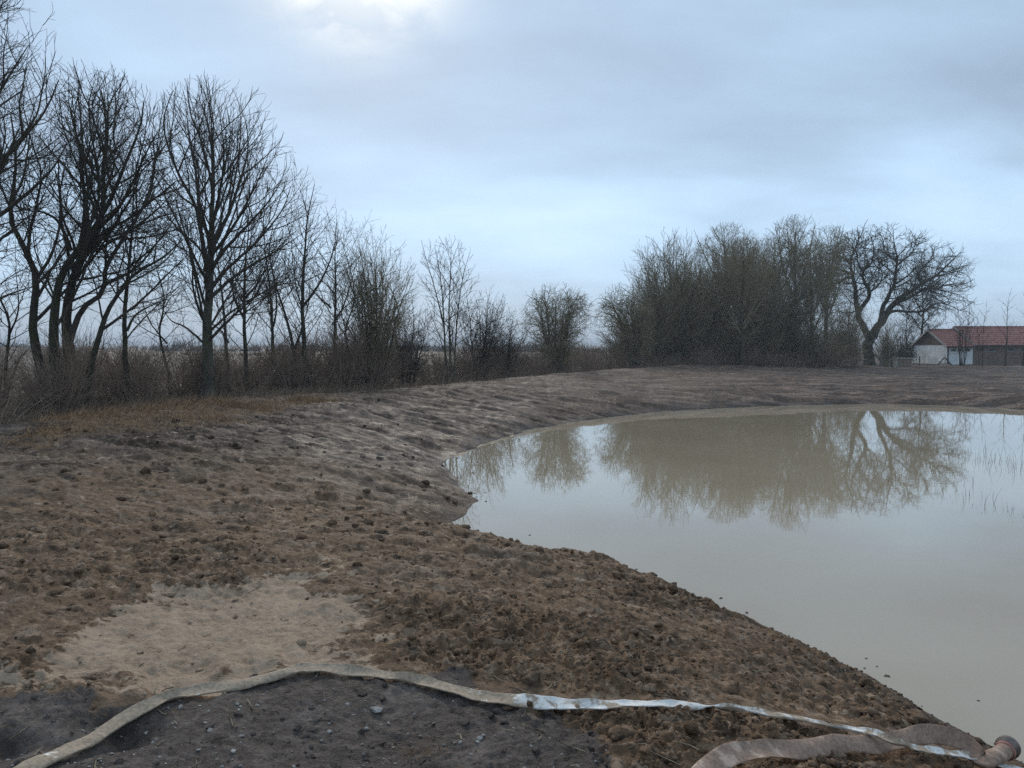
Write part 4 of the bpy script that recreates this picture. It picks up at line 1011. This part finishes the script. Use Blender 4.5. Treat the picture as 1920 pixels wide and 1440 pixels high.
def ball(name, r, mat, parent, loc):
    bm = bmesh.new(); bmesh.ops.create_icosphere(bm, subdivisions=2, radius=r); me = bpy.data.meshes.new(name); bm.to_mesh(me); bm.free(); return add(name, me, mat, parent, loc)
ball('cap', .10, plain('white_cap', (.7, .7, .7), (.8, .8, .8), 3, .6), post, (0, 1.6, 2.1))
b = base_of(1724, 80.5)
dpost = thing('fence_post', tuple(b), 'short dark wooden post against the white gable wall', 'post')
m = MB(); m.bar((0, 0, 0), (0, 0, 1.05), .11, .11); m.build('shaft', WOODG, dpost, bevel=.01)
m = MB(); m.bar((0, 0, 1.05), (0, 0, 1.09), .14, .14); m.build('cap', WOODG, dpost)
b = base_of(1771, 79.0); b[2] += .06
tr = thing('wooden_trestle', tuple(b), 'dark A-shaped wooden trestle at the corner of the white annex', 'trestle')
for sx in (-1, 1):
    m = MB(); m.bar((sx * .82, 0, 0), (sx * .04, 0, .88), .10, .10); m.build('leg', WOODG, tr)
m = MB(); m.bar((0, -.09, -.02), (0, -.09, 1.12), .08, .08); m.build('post', PALEWOOD, tr)
m = MB(); m.bar((-.55, .08, .28), (.55, .08, .28), .07, .07); m.build('crossbar', WOODG, tr)

# dark evergreen bushes left of the annex
def leafy(name, px, Y, w, h, n, seed, label):
    r = np.random.default_rng(seed); b = base_of(px, Y); root = thing(name, tuple(b), label, 'bush')
    c = r.normal(0, 1, (n, 3)); c = unit(c) * (r.uniform(.35, 1, (n, 1)) ** .5) * np.array([w, w, h / 2]) * (1 + .18 * r.normal(size=(n, 1))); c[:, 2] += h / 2; c[:, 2] = np.maximum(c[:, 2], .1)
    a1 = unit(r.normal(size=(n, 3))); a2 = unit(np.cross(a1, r.normal(size=(n, 3)))); s = r.uniform(.05, .13, (n, 1))
    V = np.stack([c - a1 * s, c + a2 * s * .5, c + a1 * s, c - a2 * s * .5], axis=1).reshape(-1, 3)
    add('foliage', make_mesh('foliage', V, np.arange(n * 4).reshape(-1, 4), smooth=False), LEAF, root)
    a = Acc(); pts = np.array([[[0, 0, 0], [.05, 0, h * .4], [0, .04, h * .8]]]); a.tubes(pts, np.array([[.07, .05, .02]]), 6); add('stem', a.mesh('stem'), BARK, root)
LEAF = plain('evergreen_leaf', (0.012, 0.022, 0.012), (0.030, 0.048, 0.026), 3, .6, bump=0)
leafy('evergreen_bush', 1700, 88.0, 1.1, 2.6, 1500, 61, 'dark evergreen bush between the concrete box and the annex')
leafy('evergreen_bush', 1672, 88.0, 1.3, 2.0, 1500, 62, 'low dark evergreen bush behind the green container')

# ------------------------------------------------------------------ distant woods and hedges (one mass)
rw = np.random.default_rng(90)
acc = Acc()
def far_row(p0, p1, n, h0, h1_, rr, sides=3):
    u = np.linspace(0, 1, n) + rw.normal(0, .3 / n, n)
    p = np.asarray(p0)[None] * (1 - u[:, None]) + np.asarray(p1)[None] * u[:, None] + rw.normal(0, 2.0, (n, 2))
    z = height0(p[:, 0], p[:, 1]) + heaps(p[:, 0], p[:, 1]) - .2
    hh = (h0 + (h1_ - h0) * (0.5 + 0.5 * fbm(u * 14, u * 0 + 3.3, 91, 3)) ** 2) * rw.uniform(.8, 1.1, n)
    base = np.stack([p[:, 0], p[:, 1], z], axis=1)
    K = 16
    a = rw.uniform(0, 6.28, (n, K)); s = np.sqrt(rw.uniform(0, 1, (n, K))) * hh[:, None] * .9; top = hh[:, None] * rw.uniform(.35, 1, (n, K)) * (1 - .25 * (s / (hh[:, None] * .9)) ** 2)
    o = np.stack([np.cos(a) * s, np.sin(a) * s, top], axis=-1)
    P = np.stack([base[:, None] + o * np.array([.12, .12, 0]), base[:, None] + o * np.array([.5, .5, .55]), base[:, None] + o], axis=2).reshape(-1, 3, 3)
    R = np.tile(np.array([[rr, rr * .8, rr * .3]]), (len(P), 1))
    acc.tubes(P, R, sides)
far_row((-330, 330), (-60, 300), 190, 1.2, 8.0, .2)
far_row((-60, 300), (90, 230), 110, 1.5, 9.0, .18)
far_row((-120, 190), (-20, 140), 90, .8, 1.6, .1)
far_row((10, 120), (30, 108), 22, 2.5, 5.0, .07)
far_row((22, 104), (48, 112), 36, 4.0, 8.0, .07)
far_row((44, 112), (120, 118), 56, 4.5, 8.0, .07)
tag(add('distant_woodland', acc.mesh('distant_woodland'), TWIG), 'bare woods and hedges along the skyline beyond the fields', 'woodland', kind='stuff')

# ------------------------------------------------------------------ clods, gravel, grass, sedge
def ico(sub):
    bm = bmesh.new(); bmesh.ops.create_icosphere(bm, subdivisions=sub, radius=1.0)
    v = np.array([q.co[:] for q in bm.verts]); f = np.array([[q.index for q in p.verts] for p in bm.faces]); bm.free(); return v, f
def lumps(name, X, Y, S, seed, sub, sink=.25, flat=.7, ground_z=None, rough=.2):
    r = np.random.default_rng(seed); v, f = ico(sub); n = len(X)
    Z = gh(X, Y) if ground_z is None else ground_z
    nv = len(v)
    W = v[None] * (1 + r.normal(0, rough, (n, nv, 1))) * np.stack([r.uniform(.8, 1.25, n), np.ones(n), r.uniform(.75, 1.1, n)], 1)[:, None]
    th = r.uniform(0, 6.28, n); sc_ = np.stack([r.uniform(.75, 1.35, n), r.uniform(.75, 1.35, n), r.uniform(.8, 1.15, n) * flat], axis=1)
    W = W * sc_[:, None]
    tilt = r.normal(0, .3, n)
    y2 = W[..., 1] * np.cos(tilt)[:, None] - W[..., 2] * np.sin(tilt)[:, None]; z2 = W[..., 1] * np.sin(tilt)[:, None] + W[..., 2] * np.cos(tilt)[:, None]
    x3 = W[..., 0] * np.cos(th)[:, None] - y2 * np.sin(th)[:, None]; y3 = W[..., 0] * np.sin(th)[:, None] + y2 * np.cos(th)[:, None]
    V = np.stack([x3 * S[:, None] + X[:, None], y3 * S[:, None] + Y[:, None], z2 * S[:, None] + (Z + S * flat * (1 - 2 * sink))[:, None]], axis=-1)
    F = (f[None] + (np.arange(n) * nv)[:, None, None]).reshape(-1, 3)
    return V.reshape(-1, 3), F, nv
rc = np.random.default_rng(100)
def scatter(n, r0, r1, a0=-44, a1=44):
    r = np.exp(rc.uniform(math.log(r0), math.log(r1), n)); a = np.radians(rc.uniform(a0, a1, n)); return np.sin(a) * r, np.cos(a) * r
def clod_set(n, r0, r1, smin, smax, sub, seed, power=2.5):
    X, Y = scatter(n, r0, r1)
    sd, dh, th = land(X, Y); m = masks(X, Y, sd, dh)
    dens = 1 - 1.0 * m['dark'] - .88 * m['tan'] - .6 * m['slick']
    dens *= .32 + .68 * sstep(-.15, .35, fbm(X * .75, Y * .9, 50, 3))
    dens *= .50 + .50 * sstep(-1.6, .3, X)
    ok = (rc.uniform(0, 1, n) < dens) & ((sd > .02) | ((sd > -.06) & (rc.uniform(0, 1, n) < .2))) & (hose_dist(X, Y) > .06 + smax)
    X, Y = X[ok], Y[ok]
    S = smin + (smax - smin) * rc.uniform(0, 1, len(X)) ** power
    return X, Y, S
VV = []; FF = []; XX = []; YY = []; nb = 0
for args, sub in (((24000, 2.3, 8.5, .003, .016, 1, 1, 2.2), 1), ((4500, 2.4, 10.0, .010, .032, 1, 4, 3.0), 1), ((1400, 2.4, 8.0, .014, .052, 2, 2, 4.0), 2), ((7000, 7.0, 24.0, .012, .070, 1, 3, 3.5), 1)):
    X, Y, S = clod_set(*args)
    V, F, nv = lumps('c', X, Y, S, args[5] * 7, sub, .40, .78, rough=.15)
    VV.append(V); FF.append(F + nb); nb += len(V); XX.append(np.repeat(X, nv)); YY.append(np.repeat(Y, nv))
VV = np.concatenate(VV); FF = np.concatenate(FF); XX = np.concatenate(XX); YY = np.concatenate(YY)
cme = make_mesh('soil_clods', VV, None, FF)
sd, dh, th = land(XX, YY); cm_ = masks(XX, YY, sd, dh)
set_attrs(cme, cm_, XX, YY, sd, dh)
tag(add('soil_clods', cme, MUD), 'loose crumbly brown clods strewn over the near bank', 'soil', kind='stuff')

STONE = plain('pale_stone', (0.13, 0.12, 0.11), (0.34, 0.32, 0.29), 9, .8)
X, Y = scatter(4200, 2.3, 7.0); sd, dh, th = land(X, Y); m_ = masks(X, Y, sd, dh)
ok = (rc.uniform(0, 1, len(X)) < (.05 + .95 * m_['dark'])) & (sd > .05); X, Y = X[ok], Y[ok]
S = .002 + .008 * rc.uniform(0, 1, len(X)) ** 4
V, F, nv = lumps('g', X, Y, S, 5, 1, .25, .7)
tag(add('gravel', make_mesh('gravel', V, None, F, smooth=False), STONE), 'small pale stones scattered in the black soil', 'gravel', kind='stuff')
DARKCLOD_X, DARKCLOD_Y = scatter(2600, 2.3, 6.0)
sd, dh, th = land(DARKCLOD_X, DARKCLOD_Y); m_ = masks(DARKCLOD_X, DARKCLOD_Y, sd, dh)
ok = m_['dark'] * (.25 + .75 * sstep(-.1, .3, fbm(DARKCLOD_X * 1.6, DARKCLOD_Y * 1.6, 111, 3))) > rc.uniform(0, 1, len(m_['dark']))
X, Y = DARKCLOD_X[ok], DARKCLOD_Y[ok]; S = .005 + .017 * rc.uniform(0, 1, len(X)) ** 3
V, F, nv = lumps('d', X, Y, S, 6, 1, .42, .75, rough=.26)
dme = make_mesh('black_soil_crumbs', V, None, F, smooth=False); q = np.repeat(X, nv), np.repeat(Y, nv)
sd, dh, th = land(*q); mm = masks(q[0], q[1], sd, dh); mm['dark'] = np.ones(len(q[0])); set_attrs(dme, mm, q[0], q[1], sd, dh)
tag(add('black_soil_crumbs', dme, MUD), 'black crumbs of soil in the near foreground', 'soil', kind='stuff')
# the larger stones one can point at
for px, py, s, lab in ((706, 1328, .034, 'largest pale angular stone on the black soil below the hose'), (338, 1328, .024, 'flat pale stone just below the hose at left'), (452, 1384, .020, 'small white stone on the black soil at left centre'),
                       (618, 1372, .022, 'grey stone on the black soil left of the largest one'), (900, 1390, .020, 'pale stone low on the black soil at centre'), (676, 1368, .020, 'rounded grey stone below the largest pale stone')):
    p = ground_px(px, py); V, F, nv = lumps('s', np.array([p[0]]), np.array([p[1]]), np.array([s * .62]), int(px), 2, .25, .55, rough=.12)
    c0 = V.mean(0); o = add('stone', make_mesh('stone', V - c0, None, F, smooth=False), STONE, None, tuple(c0)); tag(o, lab, 'stone', 'loose stones on the black soil')

X, Y = scatter(480, 2.3, 12.0); sd, dh, th = land(X, Y); ok = sd > .05; X, Y = X[ok], Y[ok]; n_ = len(X)
az_ = rc.uniform(0, 6.28, n_); ln_ = rc.uniform(.02, .11, n_) * (1 + .08 * np.hypot(X, Y)); dx_, dy_ = np.cos(az_) * ln_ / 2, np.sin(az_) * ln_ / 2
X3 = np.stack([X - dx_, X + rc.normal(0, .006, n_), X + dx_], 1); Y3 = np.stack([Y - dy_, Y + rc.normal(0, .006, n_), Y + dy_], 1)
Z3 = gh(X3.ravel(), Y3.ravel()).reshape(-1, 3); Z3 = .35 * Z3 + .65 * Z3.max(1, keepdims=True) + .004
la = Acc(); la.tubes(np.stack([X3, Y3, Z3], -1), np.repeat(rc.uniform(.0012, .0035, n_)[:, None], 3, 1), 4)
tag(add('straw_litter', la.mesh('straw_litter'), plain('straw', (0.05, 0.035, 0.024), (0.34, 0.27, 0.18), 7, .9, bump=0)), 'bits of straw, root and twig strewn over the bare soil', 'litter', kind='stuff')
X = rc.uniform(-1.5, 14, 30000); Y = rc.uniform(3.5, 32, 30000); sd, dh, th = land(X, Y)
ok = (sd < -.02) & (rc.uniform(0, 1, len(X)) < .16 * np.exp(sd / .22)); X, Y = X[ok], Y[ok]; n_ = len(X)
V, F, nv = lumps('f', X, Y, rc.uniform(.006, .026, n_), 44, 1, .5, .35, ground_z=np.full(n_, .003))
tag(add('floating_debris', make_mesh('floating_debris', V, None, F, smooth=False), plain('debris', (0.035, 0.026, 0.02), (0.15, 0.12, 0.09), 9, .8)), 'crumbs of soil and plant bits floating along the pond edge', 'debris', kind='stuff')
def blades(X, Y, Z, H, W, seed, lean=.5):
    r = np.random.default_rng(seed); n = len(X); a = r.uniform(0, 6.28, n); l = r.uniform(.1, 1, n) * lean
    b = np.stack([X, Y, Z], 1); d = np.stack([np.cos(a) * l, np.sin(a) * l, np.ones(n)], 1); d = unit(d)
    w = np.stack([-np.sin(a + 1), np.cos(a + 1), np.zeros(n)], 1) * W[:, None]
    mid = b + d * (H * .55)[:, None]; d2 = d.copy(); d2[:, :2] *= 1.8; d2[:, 2] *= .75; tip = mid + unit(d2) * (H * .45)[:, None]
    V = np.stack([b - w, b + w, mid + w * .7, mid - w * .7, tip], 1).reshape(-1, 3)
    k = np.arange(n)[:, None] * 5
    return V, k + np.array([[0, 1, 2, 3]]), k + np.array([[3, 2, 4]])
DRY = plain('dry_grass', (0.17, 0.092, 0.048), (0.38, 0.235, 0.125), 2.5, .9, bump=0)
gxp = np.array([p[0] for p in grass_poly]); gyp = np.array([p[1] for p in grass_poly])
X = rc.uniform(gxp.min() - 1, gxp.max() + 1, 60000); Y = rc.uniform(gyp.min() - 1, gyp.max() + 1, 60000)
sd, dh, th = land(X, Y); gmk = masks(X, Y, sd, dh)['grass']
ok = rc.uniform(0, 1, len(X)) < gmk * (.15 + .85 * sstep(-.1, .3, fbm(X * .7, Y * .7, 121, 3))); X, Y = X[ok][:9000], Y[ok][:9000]
V1, Q1, T1 = blades(X, Y, gh(X, Y) - .02, rc.uniform(.08, .34, len(X)), rc.uniform(.004, .010, len(X)), 7, 1.8)
tag(add('dry_grass', make_mesh('dry_grass', V1, Q1, T1), DRY), 'flattened straw-coloured dry grass along the edge under the left trees', 'grass', kind='stuff')
# rank dead grass and brambles along the ditch and beyond it
Xs, Ys = [], []
for i in range(26000):
    t = rc.uniform(2.6, 9.2); off = rc.normal(.2, 1.6)
    x, y = hedge_pt(t, off); Xs.append(x); Ys.append(y)
X, Y = np.array(Xs), np.array(Ys)
V1, Q1, T1 = blades(X, Y, height0(X, Y) - .03, rc.uniform(.12, .6, len(X)) , rc.uniform(.004, .010, len(X)), 8, .9)
DEAD = plain('dead_stalks', (0.110, 0.074, 0.050), (0.280, 0.195, 0.130), 1.5, .9, bump=0)
tag(add('dead_stalks', make_mesh('dead_stalks', V1, Q1, T1), DEAD), 'brown dead stalks and brambles in the ditch under the tree row', 'undergrowth', kind='stuff')

def tuft(name, x, y, z, n, H, spread, seed, mat, label, cat, group=None, w=.004, lean=.6):
    r = np.random.default_rng(seed); X = r.normal(0, spread, n); Y = r.normal(0, spread, n)
    V, Q, T = blades(X, Y, np.full(n, -.03), r.uniform(.4, 1, n) * H, np.full(n, w), seed, lean)
    o = add(name, make_mesh(name, V, Q, T), mat, None, (x, y, z)); return tag(o, label, cat, group)
p = ground_px(775, 1418)
tuft('grass_tuft', p[0], p[1], float(gh(p[0], p[1])[0]), 150, .13, .055, 9, DRY, 'small dry grass tuft lying at the bottom of the black soil', 'grass', w=.0022, lean=2.2)
SEDGE = plain('dead_sedge', (0.06, 0.055, 0.045), (0.14, 0.125, 0.095), 3, .9, bump=0)
VS, QS, TS, ns_ = [], [], [], 0
for i, (px, py, n, H, sp) in enumerate([(1765, 848, 40, .20, .25), (1800, 862, 40, .18, .3), (1845, 868, 70, .20, .35), (1868, 862, 40, .20, .3), (1890, 866, 70, .34, .28), (1912, 872, 60, .30, .3), (1905, 884, 50, .22, .3), (1785, 930, 40, .16, .22), (1805, 936, 36, .20, .18), (1842, 935, 14, .22, .12), (1888, 962, 30, .18, .09), (1865, 915, 10, .20, .15), (1740, 935, 18, .08, .2), (1918, 965, 16, .16, .08)]):
    q = to_z(px, py, 0.0); r = np.random.default_rng(200 + i)
    n = max(6, int(n * .55))
    V, Q, T = blades(q[0] + r.normal(0, sp * 1.2, n), q[1] + r.normal(0, sp * 4, n), np.full(n, -.03), r.uniform(.25, 1, n) ** 1.5 * H * 1.7, np.full(n, .0030), 200 + i, .25)
    VS.append(V); QS.append(Q + ns_); TS.append(T + ns_); ns_ += len(V)
tag(add('sedge', make_mesh('sedge', np.concatenate(VS), np.concatenate(QS), np.concatenate(TS)), SEDGE), 'sparse thin dead sedge stalks standing in the pond at right', 'sedge', kind='stuff')

# ------------------------------------------------------------------ flat hoses
def hose_mat(name, base, mud, clean_x0, clean_x1):
    m = bpy.data.materials.new(name); m.use_nodes = True
    nt = m.node_tree; b = nt.nodes['Principled BSDF']
    P = nt.nodes.new('ShaderNodeNewGeometry').outputs['Position']
    a = nt.nodes.new('ShaderNodeAttribute'); a.attribute_name = 'clean'
    n = noise_node(nt, P, 11.0, 5, .65, .4); n2 = noise_node(nt, P, 55.0, 4, .6)
    dirt = math_node(nt, 'SUBTRACT', math_node(nt, 'ADD', n, math_node(nt, 'MULTIPLY', n2, .25)), math_node(nt, 'MULTIPLY', a.outputs['Fac'], .30))
    f = ramp(nt, dirt, [(.38, 0.0), (.50, 1.0)])
    mudc = ramp(nt, n2, [(.35, tuple(c * .62 for c in mud)), (.6, mud)])
    nt.links.new(mix_col(nt, f, base, mudc), b.inputs['Base Color'])
    nt.links.new(ramp(nt, f, [(0, .45), (1, .85)]), b.inputs['Roughness'])
    b.inputs['Specular IOR Level'].default_value = .3
    k = nt.nodes.new('ShaderNodeBump'); k.inputs['Strength'].default_value = .5; k.inputs['Distance'].default_value = .006
    nt.links.new(math_node(nt, 'ADD', n, noise_node(nt, P, 90, 3)), k.inputs['Height']); nt.links.new(k.outputs[0], b.inputs['Normal'])
    return m
def hose_body(name, pts, mat, parent, n=220, S=14, seed=1):
    """pts: (px, py, width, thickness, roll degrees, lift, clean)"""
    W = np.array([ground_px(p[0], p[1], p[5] + .055) for p in pts]); par = np.array([p[2:7] for p in pts], float)
    c = catmull(W, n)
    seg = np.linalg.norm(np.diff(W, axis=0), axis=1); cum = np.concatenate([[0], np.cumsum(seg)]); s = np.linspace(0, cum[-1], n)
    w, th, roll, lift, clean = [np.interp(s, cum, par[:, i]) for i in range(5)]
    g = gh(c[:, 0], c[:, 1])
    gp = np.pad(g, 5, mode='edge'); g = .5 * g + .5 * np.max([gp[j:j + n] for j in range(11)], axis=0)
    g = np.convolve(np.pad(g, 9, mode='edge'), np.ones(19) / 19, 'valid')
    r = np.random.default_rng(seed)
    rl = -np.radians(roll + 3.5 * np.convolve(r.normal(0, 1, n + 20), np.ones(21) / 4.6, 'valid')[:n])
    c[:, 2] = g + th / 2 + .012 + np.abs(np.sin(rl)) * w * .42 + lift
    T = np.gradient(c, axis=0); T = unit(T)
    side = unit(np.cross(T, np.array([[0, 0, 1.0]]))); up = np.cross(side, T)
    # flat profile with two folded edges
    half = [(1.0, 0.0), (.985, .55), (.93, .80), (.80, .62), (.45, .42), (.15, .36), (-.15, .36), (-.45, .42), (-.80, .62), (-.93, .80), (-.985, .55)]
    prof = np.array(half + [(-u_, -v_) for u_, v_ in half]); S = len(prof)
    rnd = sstep(.02, .06, th)[:, None]
    a = np.arange(S) * 2 * math.pi / S
    ca = prof[None, :, 0] * (1 - rnd) + np.cos(a)[None] * rnd; sa = prof[None, :, 1] * (1 - rnd) + np.sin(a)[None] * rnd
    def wob(k, sd_): return np.convolve(np.random.default_rng(seed + sd_).normal(0, 1, n + k - 1), np.hanning(k + 2)[1:-1] / math.sqrt((np.hanning(k + 2) ** 2).sum()), 'valid')
    sag = .0045 * wob(15, 1) + .003 * wob(5, 2); skew = .004 * wob(13, 3)
    SD = side * np.cos(rl)[:, None] + up * np.sin(rl)[:, None]; UP = -side * np.sin(rl)[:, None] + up * np.cos(rl)[:, None]
    V = c[:, None] + SD[:, None] * (ca[:, :, None] * w[:, None, None] / 2) + UP[:, None] * (sa[:, :, None] * th[:, None, None] / 2 + (sag[:, None] * np.cos(2 * a)[None] * (th < .04)[:, None] + (skew[:, None] * np.cos(a)[None] * (th < .04)[:, None]))[:, :, None])
    i = np.arange(n - 1)[:, None] * S; kk = np.arange(S)[None]; k2 = (kk + 1) % S
    Q = np.stack(np.broadcast_arrays(i + kk, i + k2, i + S + k2, i + S + kk), -1).reshape(-1, 4)
    me = make_mesh(name, V.reshape(-1, 3), Q); attr(me, 'clean', np.repeat(clean, S))
    return add(name, me, mat, parent), c, T
HOSE_W = hose_mat('dirty_white_hose', (0.66, 0.635, 0.595), (0.36, 0.278, 0.200), 0, 0)
HOSE_B = hose_mat('brown_hose', (0.46, 0.325, 0.240), (0.30, 0.200, 0.145), 0, 0)
p = ground_px(560, 1245)
h_w = thing('discharge_hose', (0, 0, 0), 'long flat muddy white hose snaking across the whole foreground', 'hose')
hose_body('hose_body', HOSE1, HOSE_W, h_w, 320, 14, 3)
h_b = thing('suction_hose', (0, 0, 0), 'wide flat brown hose with metal end coupling at the bottom right by the water', 'hose')
_, hc_, hT = hose_body('hose_body', HOSE2, HOSE_B, h_b, 150, 16, 4)
def ring(name, c, ax, prof, mat, parent, S=24):
    """lathe prof [(distance along ax, radius)] closed loop"""
    ax = unit(np.asarray(ax)); u = unit(np.cross(ax, [0, 0, 1.0])); v = np.cross(u, ax); n = len(prof)
    a = np.arange(S) * 2 * math.pi / S
    V = np.array([[c + ax * d + (u * math.cos(q) + v * math.sin(q)) * r for q in a] for d, r in prof]).reshape(-1, 3)
    Q = [(i * S + k, i * S + (k + 1) % S, ((i + 1) % n) * S + (k + 1) % S, ((i + 1) % n) * S + k) for i in range(n) for k in range(S)]
    return add(name, make_mesh(name, V, np.array(Q)), mat, parent)
METAL = plain('rusty_coupling', (0.10, 0.065, 0.050), (0.22, 0.17, 0.14), 18, .5, .5)
RED = plain('faded_red_band', (0.22, 0.085, 0.065), (0.34, 0.15, 0.12), 14, .6)
ax = hT[-1] * np.array([1, 1, .3])
ring('coupling', hc_[-1], ax, [(-.02, .049), (.022, .049), (.022, .061), (.042, .061), (.042, .042), (-.02, .042)], METAL, h_b)
ring('clamp_band', hc_[-1], ax, [(-.045, .0485), (-.022, .051), (-.022, .045), (-.045, .044)], RED, h_b)

# ------------------------------------------------------------------ damp winter air
hm = bpy.data.materials.new('haze'); hm.use_nodes = True
hn = hm.node_tree; hn.nodes.clear()
ho = hn.nodes.new('ShaderNodeOutputMaterial'); hv = hn.nodes.new('ShaderNodeVolumePrincipled')
hv.inputs['Color'].default_value = (0.86, 0.90, 0.95, 1); hv.inputs['Density'].default_value = 0.0008; hv.inputs['Anisotropy'].default_value = 0.0
hn.links.new(hv.outputs[0], ho.inputs['Volume'])
m = MB(); m.box(-3400, 3400, -3400, 3400, -2.2, 26.0)
tag(m.build('haze', hm), 'thin damp winter haze over the fields', 'haze', kind='stuff')

tot = 0
for me in bpy.data.meshes:
    if me.users: tot += sum(len(p_.vertices) - 2 for p_ in me.polygons) if len(me.polygons) < 2000 else len(me.loops) - 2 * len(me.polygons)
print('TRIANGLES', tot, 'OBJECTS', len(bpy.data.objects))
for me in sorted(bpy.data.meshes, key=lambda q: -len(q.loops))[:24]: print('  ', me.name, len(me.loops) - 2 * len(me.polygons))
